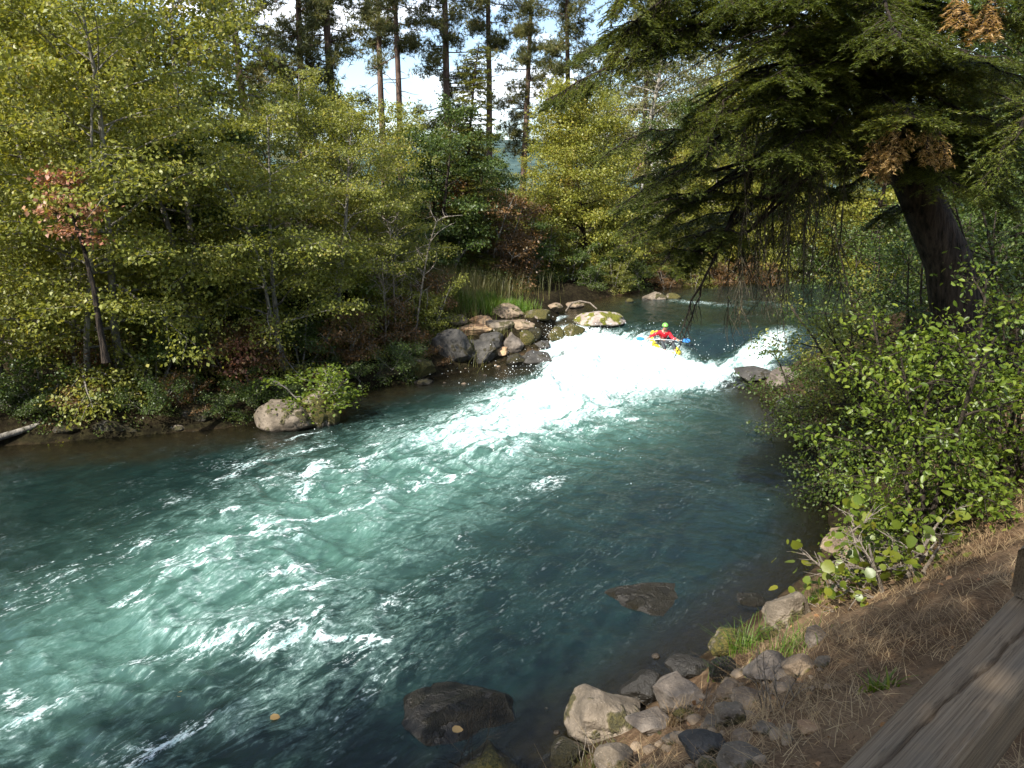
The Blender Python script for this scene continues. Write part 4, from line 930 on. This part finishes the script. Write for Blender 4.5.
# second, thinner trunk to its left, broken into limbs
T2 = np.array([atY(925, 205, 9.6), atY(895, 165, 9.9), atY(860, 100, 10.2), atY(842, 0, 10.2), atY(830, -120, 10.1), atY(820, -300, 10.0)])
tube(wb, T2, [.18, .16, .14, .13, .11, .07], 10)
# limbs, read as sight lines with distances: (points, width of spray, density)
def limb(pts, w, droop=.35, dens=1.0, r0=.03, mesh=None, ns=.032, bare=.1, step=.055):
    P = np.array([atY(a, b, c) for a, b, c in pts])
    s = np.linspace(0, 1, 14); Q, _ = along(P, s); Q[1:-1] += rng.randn(12, 3)*.02
    spray_branch(wb, mesh or lb, rng, Q, w, droop, step, r0, ns, dens, bare=bare)
LM = [([(850, 30, 9.6), (780, 10, 9.0), (710, 20, 8.4), (650, 45, 8.0), (590, 75, 7.8), (545, 100, 7.8)], .35, .55),
      ([(845, 0, 9.6), (760, -40, 8.8), (690, -20, 8.2), (640, 15, 8.0), (605, 60, 7.9)], .45, .6),
      ([(860, 50, 9.6), (800, 60, 9.0), (750, 70, 8.6), (715, 95, 8.3), (690, 130, 8.2)], .55, .35),
      ([(860, 60, 9.6), (790, 90, 9.2), (730, 130, 8.9), (690, 165, 8.7), (650, 190, 8.6)], .5, .4),
      ([(872, 90, 9.6), (800, 140, 9.4), (740, 175, 9.2), (690, 205, 9.0), (660, 225, 8.9)], .28, .4),
      ([(872, 90, 9.6), (800, 120, 9.8), (740, 140, 10), (690, 165, 10)], .28, .4),
      ([(880, 100, 9.6), (850, 120, 8.6), (810, 130, 7.8), (780, 150, 7.4)], .5, .35),
      ([(880, 100, 9.6), (850, 90, 8.6), (800, 90, 7.8), (760, 105, 7.4)], .55, .3),
      ([(870, 80, 9.6), (880, 95, 8.4), (900, 105, 7.4), (915, 118, 6.8)], .5, .3),
      ([(880, 60, 9.6), (920, 90, 8.8), (960, 110, 8.2), (1000, 125, 7.8)], .5, .3),
      ([(870, 30, 9.6), (920, 50, 8.8), (970, 60, 8.2), (1030, 80, 7.6)], .55, .3),
      ([(860, 0, 9.6), (910, 5, 8.6), (960, 10, 7.8), (1020, 20, 7.4)], .55, .3),
      ([(890, 110, 9.6), (940, 150, 9), (990, 165, 8.6), (1040, 190, 8.2)], .45, .35),
      ([(850, 10, 9.6), (830, 20, 8.4), (790, 30, 7.6), (750, 45, 7.2)], .55, .3),
      ([(850, -20, 9.6), (820, -30, 8.4), (770, -20, 7.6), (720, 5, 7.2)], .55, .35),
      ([(850, -40, 9.6), (870, -20, 8.0), (890, 10, 7.0), (900, 40, 6.6)], .55, .35),
      ([(840, -60, 9.6), (760, -80, 8.8), (690, -60, 8.2), (640, -20, 7.9), (615, 5, 7.8)], .5, .5),
      ([(840, -60, 9.6), (900, -60, 8.6), (960, -50, 7.8), (1010, -20, 7.2), (1040, 20, 7.0)], .6, .4),
      ([(1060, 60, 6.6), (1030, 110, 6.5), (1005, 150, 6.4), (985, 185, 6.4)], .35, .4),
      ([(900, 140, 9.6), (860, 180, 10.2), (810, 200, 10.6), (760, 215, 10.8)], .4, .4)]
for a, w, dp in LM: limb(a, w, dp, 1.5, ns=.040)
def spread_boughs(n, x0, x1, y0, y1, d0, d1, w=.42):
    for k in range(n):
        ex, ey, ed = rng.uniform(x0, x1), rng.uniform(y0, y1), rng.uniform(d0, d1)
        e_ = atY(ex, ey, ed); q = rng.uniform(.25, .6); b_, _ = along(TP, [q]); b_ = b_[0]
        v_e = e_-b_; L_ = np.linalg.norm(v_e); L2 = min(L_, rng.uniform(.9, 1.5))
        od = unit(v_e/L_*.9+np.array([rng.uniform(-.5, .35), rng.uniform(-.6, .2), 0])); od[2] = rng.uniform(-.35, .05); od = unit(od)
        st = e_-od*L2+np.array([0, 0, .10*L2]); md = (st+e_)/2+np.array([0, 0, .10*L2])+rng.randn(3)*.05
        Q, _ = along([st, md, e_], np.linspace(0, 1, 10)); Q[1:-1] += rng.randn(8, 3)*.02
        tube(wb, [b_, (b_+st)/2+np.array([0, 0, .15]), st], [.03, .025, .02], 5, False)
        spray_branch(wb, lb, rng, Q, w, .35, .055, .018, .042, 1.7, bare=.02)
spread_boughs(22, 700, 1030, -40, 90, 6.6, 9.2)
spread_boughs(8, 760, 880, 150, 250, 10.0, 11.0, .3)
spread_boughs(10, 740, 900, 60, 150, 7.6, 9.4)
spread_boughs(9, 950, 1040, 110, 220, 7.5, 9.0)
spread_boughs(13, 600, 720, 150, 285, 8.6, 9.6, .30)
spread_boughs(4, 720, 800, 60, 150, 7.4, 9.0, .34)
spread_boughs(6, 560, 690, -10, 80, 8.0, 9.0, .4)
for x0 in (712, 745, 775, 800, 826, 850, 875, 985, 1010):      # sprays that hang straight down below the boughs
    d0 = rng.uniform(7.6, 9.0); y0 = rng.uniform(60, 105); ln = rng.uniform(60, 110)
    limb([(x0+25, y0, d0+.3), (x0+8, y0+ln*.35, d0+.1), (x0, y0+ln*.7, d0), (x0-5, y0+ln, d0)], .22, .7, 1.3, .012, ns=.040)

for k in range(16):      # more boughs above and behind, they close the top of the picture and throw the shade
    q = rng.uniform(.42, 1); p, _ = along(TP, [q]); az = rng.uniform(0, 6.28); L = rng.uniform(2.2, 4.0)
    P = wander(rng, p[0], [math.cos(az), math.sin(az), .1], L, 6, .05, .06)
    if P[-1][1] < 4.5: continue
    spray_branch(wb, lb, rng, P, .6, .4, .09, .03, .05, .6)
# drooping bare limb that ends over the paddler
def twiggy(pts, r0, n, ln, mesh, sp=.12):
    P = np.array([atY(a, b, c) for a, b, c in pts]); s = np.linspace(0, 1, 16); Q, _ = along(P, s); Q[1:-1] += rng.randn(14, 3)*.012
    tube(mesh, Q, np.linspace(r0, .004, 16), 6)
    for i in range(n):
        q, d = along(Q, [rng.uniform(.25, 1)]); T_ = wander(rng, q[0], [rng.randn()*.5, rng.randn()*.5, -1.0], ln*(.3+.9*rng.rand()), 5, .12, .12); tube(mesh, T_, np.linspace(.006, .0028, 6), 3, False)
    return Q
twiggy([(800, 100, 9.4), (765, 150, 9.3), (738, 205, 9.2), (715, 255, 9.2), (692, 300, 9.2), (680, 335, 9.2)], .038, 26, .32, wb)
twiggy([(738, 205, 9.2), (718, 250, 9.25), (700, 290, 9.3), (688, 330, 9.3), (674, 358, 9.3)], .016, 12, .3, wb)
for px in (748, 772, 785, 802, 820, 834, 846, 728, 742, 755, 768, 780, 795, 808, 735, 762, 788):
    jx = rng.uniform(-6, 6); yy = rng.uniform(8.8, 10.2); Q = twiggy([(px+20, 110, yy), (px+6+jx, 170, yy), (px+jx, 230, yy), (px+jx-3, 290+rng.uniform(-20, 30), yy)], .011, 30, .5, hb)
    f = rng.rand(120)*.9+.1; c, _ = along(Q, f); c = c+rng.randn(120, 3)*.06; leaves(lb, c, rng.randn(120, 3)*.5+[0, 0, -1], rng.randn(120, 3), .05, T_NDL, .2)
# dead orange sprays
for a, b, c in ((893, 128, 7.2), (905, 138, 7.1), (872, 150, 7.6), (880, 156, 7.6), (938, 140, 7.4), (990, 10, 7.0), (960, 2, 7.1), (930, 135, 7.3), (1000, 2, 7.0)):
    p = atY(a, b-14, c); P = wander(rng, p, [rng.randn()*.3, rng.randn()*.3, -1], .30, 4, .1); spray_branch(wb, db, rng, P, .13, .6, .03, .005, .045, 1.3, bare=.0)
base = TP[0].copy(); base[2] += .3
o = thing('fir_tree', 'huge dark leaning fir at right whose boughs droop over the river', 'tree', base)
for nm, mb_, mt in (('trunk', wb, 'bark'), ('crown', lb, 'fir'), ('dead_spray', db, 'dead'), ('hanging_twig', hb, 'twigl')):
    me = mb_.mesh(nm, nm == 'trunk'); me.transform(Matrix.Translation(-Vector(base))); obj(nm, me, M[mt], o)

# trees standing around the viewpoint on the near bank: they give the dappled shade of the corner
for i, (x, y, s_, kd, lb_) in enumerate(((-5.5, -6.0, 1.35, (P_AL, 0), 'leafy tree on the near bank behind the viewpoint, to the left'), (-2.6, -4.9, 1.18, (P_AL, 2), 'forked tree on the near bank right behind the viewpoint'), (1.8, -4.2, .85, (P_GR, 0), 'thin leaved tree on the near bank beside the path behind the viewpoint'), (-4.8, -.8, .98, (P_AL, 2), 'forked alder on the near bank to the left of the viewpoint'), (-3.2, -2.6, .95, (P_AL, 0), 'alder on the near bank just left behind the viewpoint'), (-9.5, -5.6, 1.3, (P_AL, 1), 'tall tree on the near bank downstream of the viewpoint'))):
    plant('broadleaf_tree', lb_, 'tree', kd[0][kd[1]], (x, y, 2.6), i*1.7, s_, 'trees of the near bank')

# ------------------------------------------------------------------ the paddler
def skin(name, verts, edges, rad, mat, parent, root=0, lv=2):
    me = bpy.data.meshes.new(name); me.from_pydata([tuple(v) for v in verts], edges, []); o = obj(name, me, mat, parent)
    m = o.modifiers.new('skin', 'SKIN'); sv = me.skin_vertices[0].data
    for i, r_ in enumerate(rad):
        sv[i].radius = (r_, r_) if np.isscalar(r_) else r_
    sv[root].use_root = True
    m.use_smooth_shade = True
    s_ = o.modifiers.new('sub', 'SUBSURF'); s_.levels = lv; s_.render_levels = lv
    return o
KP = onz(664, 345, .42); KP[2] = float(wl(KP[0], KP[1]))-.12
# boat: bow towards the viewer, two side tubes, floor
kay = thing('inflatable_kayak', 'yellow inflatable kayak dropping into the white water', 'kayak', KP, R(8), (.66, .62, .64), None, (R(9), 0))
M['yel'] = plain('yellow_rubber', (.72, .55, .03), .4, .5, .08); M['blk'] = plain('black_strap', (.02, .02, .022), .6); M['redc'] = plain('red_cloth', (.62, .02, .035), .6, .3, .1, 30)
M['skn'] = plain('skin_tone', (.38, .22, .15), .55); M['pnt'] = plain('dark_trousers', (.03, .035, .04), .7); M['grn'] = plain('green_helmet', (.16, .42, .08), .3); M['blu'] = plain('blue_blade', (.05, .22, .62), .35); M['wht'] = plain('pale_shaft', (.6, .62, .65), .4)
for sx in (-1, 1):
    mb = MB(); s = np.linspace(-1, 1, 27); P = np.stack([sx*(.37*(1-np.abs(s)**3.2*.82)), s*1.45, .12+.20*np.abs(s)**3.2], 1); tube(mb, P, .145*(1-.45*np.abs(s)**5), 14)
    tb = obj('side_tube', mb.mesh('side_tube', True), M['yel'], kay)
    for q in (-.7, 0, .7):
        mb = MB()
        th = np.linspace(0, 2*math.pi, 17); cx = sx*(.37*(1-abs(q)**3.2*.82)); mb_p = np.stack([cx+.149*np.cos(th), np.full(17, q*1.45), .12+.20*abs(q)**3.2+.149*np.sin(th)], 1); tube(mb, mb_p, .012, 5, False)
        obj('strap', mb.mesh('strap', True), M['blk'], tb)
mb = MB()
for fx in (-.2, -.1, 0, .1, .2):
    s = np.linspace(-1, 1, 15); tube(mb, np.stack([fx*(1-np.abs(s)**4*.6), s*1.2, .03+.2*np.abs(s)**4], 1), .065, 8)
obj('floor', mb.mesh('floor', True), M['yel'], kay)
mb = MB(); tube(mb, [(-.27, .42, .2), (0, .46, .2), (.27, .42, .2)], .10, 10); obj('backrest', mb.mesh('backrest', True), M['blk'], kay)
per = thing('person', 'paddler in a red jacket and green helmet sitting in the yellow kayak, arms spread', 'person', KP, R(8), .74, None, (R(6), 0))
V = [(0, .20, .22), (0, .19, .38), (0, .15, .54), (0, .12, .66), (0, .09, .735), (0, .06, .82), (0, .05, .90), (0, .07, .965),        # 0-7 pelvis..crown
     (-.17, .13, .635), (-.42, -.02, .60), (-.66, -.16, .545), (-.72, -.20, .53),    # 8-11 left-in-picture arm, stretched
     (.17, .13, .635), (.30, .00, .43), (.36, -.22, .46), (.38, -.28, .47),        # 12-15 the other arm, bent
     (-.10, .14, .19), (-.20, -.28, .40), (-.19, -.66, .17), (-.19, -.76, .20),      # 16-19 leg
     (.10, .14, .19), (.20, -.28, .40), (.19, -.66, .17), (.19, -.76, .20),
     (0, -.045, .845), (0, -.02, .80)]                                             # nose, chin
E = [(0, 1), (1, 2), (2, 3), (3, 4), (4, 5), (5, 6), (6, 7), (3, 8), (8, 9), (9, 10), (10, 11), (3, 12), (12, 13), (13, 14), (14, 15), (0, 16), (16, 17), (17, 18), (18, 19), (0, 20), (20, 21), (21, 22), (22, 23), (5, 24), (5, 25)]
Rd = [(.15, .12), (.13, .10), (.15, .11), (.12, .09), .052, (.075, .085), (.082, .10), (.06, .07), .06, .045, .03, .035, .06, .045, .03, .035, .085, .062, .04, .035, .085, .062, .04, .035, .014, .03]
for base_i, dirn in ((11, np.array([-.8, -.45, -.1])), (15, np.array([.2, -.9, .0]))):
    b = np.array(V[base_i]); dn = unit(dirn); sdv = unit(np.cross(dn, [0, 0, 1]))
    for j, (off, ln) in enumerate(((-.028, .062), (-.010, .075), (.010, .070), (.028, .055))):
        i0 = len(V); a_ = b+dn*.045+sdv*off
        V += [tuple(a_), tuple(a_+dn*ln*.5+np.array([0, 0, -.012])), tuple(a_+dn*ln*.75+np.array([0, 0, -.045]))]
        E += [(base_i, i0), (i0, i0+1), (i0+1, i0+2)]; Rd += [.010, .009, .008]
    i0 = len(V); a_ = b+sdv*-.035+dn*.01
    V += [tuple(a_), tuple(a_+dn*.03-sdv*.02+np.array([0, 0, -.03]))]; E += [(base_i, i0), (i0, i0+1)]; Rd += [.011, .009]
skin('body', V, E, Rd, M['skn'], per)
sel = [1, 2, 3, 8, 9, 10, 12, 13, 14]; mp = {a: i for i, a in enumerate(sel)}
skin('jacket', [V[a] for a in sel], [(mp[a], mp[b]) for a, b in E if a in mp and b in mp], [(.165, .13), (.18, .14), (.14, .11), .085, .066, .046, .085, .066, .046], M['redc'], per)
sel = [0, 16, 17, 18, 20, 21, 22]; mp = {a: i for i, a in enumerate(sel)}
skin('trousers', [V[a] for a in sel], [(mp[a], mp[b]) for a, b in E if a in mp and b in mp], [(.165, .135), .10, .076, .052, .10, .076, .052], M['pnt'], per)
bm = bmesh.new(); bmesh.ops.create_uvsphere(bm, u_segments=20, v_segments=12, radius=1)
for v in list(bm.verts):
    if v.co.z < -.12: bm.verts.remove(v)
for v in bm.verts: v.co = (v.co.x*.118, v.co.y*.145+.065, v.co.z*.125+.895)
me = bpy.data.meshes.new('helmet'); bm.to_mesh(me); bm.free(); me.polygons.foreach_set('use_smooth', np.ones(len(me.polygons), bool)); ho = obj('helmet', me, M['grn'], per); sm = ho.modifiers.new('thick', 'SOLIDIFY'); sm.thickness = .012
for sx in (-1, 1):
    mb = MB(); tube(mb, [(sx*.032, -.036, .865), (sx*.032, -.030, .865)], .010, 8); obj('eye', mb.mesh('eye'), M['blk'], per)
mb = MB(); tube(mb, [(-.025, -.028, .815), (.025, -.028, .815)], .005, 6); obj('mouth', mb.mesh('mouth'), plain('lips', (.3, .1, .08)), per)
# paddle, held in both hands
pad = thing('paddle', 'double bladed paddle with blue blades held across the red jacketed paddler', 'paddle', KP, R(8), .74, None, (R(6), 0))
h1 = np.array([-.76, -.24, .50]); h2 = np.array([.40, -.34, .45]); dp_ = unit(h2-h1)
mb = MB(); tube(mb, [h1-dp_*.10, h2+dp_*.14], .013, 8); obj('shaft', mb.mesh('shaft', True), M['wht'], pad)
for c, sg in ((h1-dp_*.10, -1), (h2+dp_*.14, 1)):
    bm = bmesh.new(); bmesh.ops.create_uvsphere(bm, u_segments=16, v_segments=8, radius=1)
    for v in bm.verts:
        xx = v.co.x*.17; v.co = Vector(c+dp_*sg*.15)+Vector(dp_)*xx+Vector((0, .35, .93))*(v.co.y*.075*(1-.25*v.co.x*sg*-1))+Vector((0, .93, -.35))*(v.co.z*.012)
    me = bpy.data.meshes.new('blade'); bm.to_mesh(me); bm.free(); obj('blade', me, M['blu'], pad)

# ------------------------------------------------------------------ house glimpsed through the boughs
def box(mb, x0, x1, y0, y1, z0, z1):
    V = [(x, y, z) for z in (z0, z1) for y in (y0, y1) for x in (x0, x1)]
    mb.add(V, [[0, 1, 3, 2][::-1], [4, 5, 7, 6], [0, 1, 5, 4], [2, 3, 7, 6][::-1], [0, 2, 6, 4][::-1], [1, 3, 7, 5]])
def house(px, Y, label, wc, rc, rz):
    x = (px-512)/F*(Y*cP+2*sP); hs = thing('house', label, 'house', (x, Y, gz(x, Y)), rz)
    mb = MB(); box(mb, -4, 4, -3, 3, -.3, 2.9); mb.add([(-4, -3, 2.9), (4, -3, 2.9), (-4, 3, 2.9), (4, 3, 2.9), (-4, 0, 4.6), (4, 0, 4.6)], [[0, 4, 2], [1, 3, 5]]); obj('wall', mb.mesh('wall'), plain('house_wall', wc, .8), hs)
    mb = MB()
    for s in (-1, 1):
        a = [(-4.4, s*3.5, 2.62), (4.4, s*3.5, 2.62), (4.4, 0, 4.70), (-4.4, 0, 4.70)]; b = [(p[0], p[1], p[2]+.12) for p in a]
        mb.add(a+b, [[0, 1, 2, 3], [4, 5, 6, 7], [0, 1, 5, 4], [1, 2, 6, 5], [2, 3, 7, 6], [3, 0, 4, 7]])
    obj('roof', mb.mesh('roof'), plain('house_roof', rc, .8), hs)
    for wx_ in (-2.6, .2, 2.6):
        mb = MB(); box(mb, wx_-.55, wx_+.55, -3.06, -3.003, 1.0, 2.2); w = obj('window', mb.mesh('window'), M['wht'], hs)
        mb = MB(); box(mb, wx_-.47, wx_+.47, -3.08, -3.063, 1.08, 2.12); obj('pane', mb.mesh('pane'), plain('window_glass', (.03, .04, .05), .1), w)
house(722, 46, 'grey white house with a reddish roof glimpsed between the hanging boughs', (.55, .53, .50), (.30, .12, .09), R(12))

# ------------------------------------------------------------------ far hill
hx = np.linspace(-2600, 2600, 500); hy = np.linspace(1500, 3600, 40)
X, Y, Fq = grid(hx, hy)
ridge = 150+60*fbm(X*.0011, Y*.0004, 4)+40*np.sin(X*.0009+.6)
Z = -10+ridge*np.sin(np.clip((Y-1500)/2100, 0, 1)*math.pi)**.9+7*np.abs(fbm(X*.05, Y*.02, 2))
t = NT('hill_forest'); nn = t.noise(.02, 6, .7, obj_vec(t)); c = t.mix(t.mr(nn, .35, .65), (.035, .06, .06), (.075, .11, .10))  # bluish green carries the distance haze in the forest colour
hm = t.end(t.n('ShaderNodeBsdfPrincipled', {'Base Color': c, 'Roughness': 1., 'Specular IOR Level': .0}).outputs[0])
tag(obj('hills', npmesh('hills', np.stack([X, Y, Z], -1).reshape(-1, 3), [Fq], True), hm), kind='structure')

# ------------------------------------------------------------------ light, sky, camera
SUN_AZ, SUN_EL = R(-138), R(46)       # azimuth from +Y, negative is to the left
sdir = Vector((math.sin(SUN_AZ)*math.cos(SUN_EL), math.cos(SUN_AZ)*math.cos(SUN_EL), math.sin(SUN_EL)))
L = bpy.data.lights.new('sun', 'SUN'); L.energy = 5.0; L.angle = R(.5); L.color = (1, .95, .86)
so = bpy.data.objects.new('sun', L); COL.objects.link(so); so.rotation_euler = sdir.to_track_quat('Z', 'Y').to_euler()
w = bpy.data.worlds.new('World'); SC.world = w; w.use_nodes = True; nt = w.node_tree; nt.nodes.clear()
out = nt.nodes.new('ShaderNodeOutputWorld'); bg = nt.nodes.new('ShaderNodeBackground'); sky = nt.nodes.new('ShaderNodeTexSky'); sky.sky_type = 'NISHITA'; sky.sun_disc = False
sky.sun_elevation = SUN_EL; sky.sun_rotation = SUN_AZ; sky.air_density = 1.0; sky.dust_density = 1.2
tc = nt.nodes.new('ShaderNodeTexCoord'); mp_ = nt.nodes.new('ShaderNodeMapping'); mp_.inputs['Scale'].default_value = (2.2, 2.2, 7); nt.links.new(tc.outputs['Generated'], mp_.inputs[0])
nz = nt.nodes.new('ShaderNodeTexNoise'); nz.inputs['Scale'].default_value = 1.6; nz.inputs['Detail'].default_value = 7; nz.inputs['Roughness'].default_value = .6; nt.links.new(mp_.outputs[0], nz.inputs['Vector'])
rp = nt.nodes.new('ShaderNodeMapRange'); rp.inputs['From Min'].default_value = .53; rp.inputs['From Max'].default_value = .66; rp.inputs['To Max'].default_value = .75; nt.links.new(nz.outputs['Fac'], rp.inputs[0])
mx = nt.nodes.new('ShaderNodeMix'); mx.data_type = 'RGBA'; nt.links.new(rp.outputs[0], mx.inputs[0]); nt.links.new(sky.outputs[0], mx.inputs[6]); mx.inputs[7].default_value = (11, 11.2, 11.6, 1)
nt.links.new(mx.outputs[2], bg.inputs[0]); bg.inputs[1].default_value = .13; nt.links.new(bg.outputs[0], out.inputs[0])
cam = bpy.data.cameras.new('camera'); cam.sensor_width = 36; cam.lens = 36*F/1024; cam.clip_start = .05; cam.clip_end = 20000
co = bpy.data.objects.new('camera', cam); COL.objects.link(co); co.location = (0, 0, H); co.rotation_euler = (math.pi/2-PIT, 0, 0); SC.camera = co
SC.view_settings.view_transform = 'Standard'; SC.view_settings.look = 'None'; SC.view_settings.exposure = 1.15; SC.view_settings.gamma = 1
cy = SC.cycles; cy.max_bounces = 6; cy.diffuse_bounces = 3; cy.glossy_bounces = 3; cy.transmission_bounces = 4; cy.transparent_max_bounces = 8
cy.caustics_reflective = False; cy.caustics_refractive = False; cy.sample_clamp_indirect = 3; cy.use_denoising = True
try: cy.denoiser = 'OPENIMAGEDENOISE'; cy.denoising_input_passes = 'RGB_ALBEDO_NORMAL'
except Exception: pass
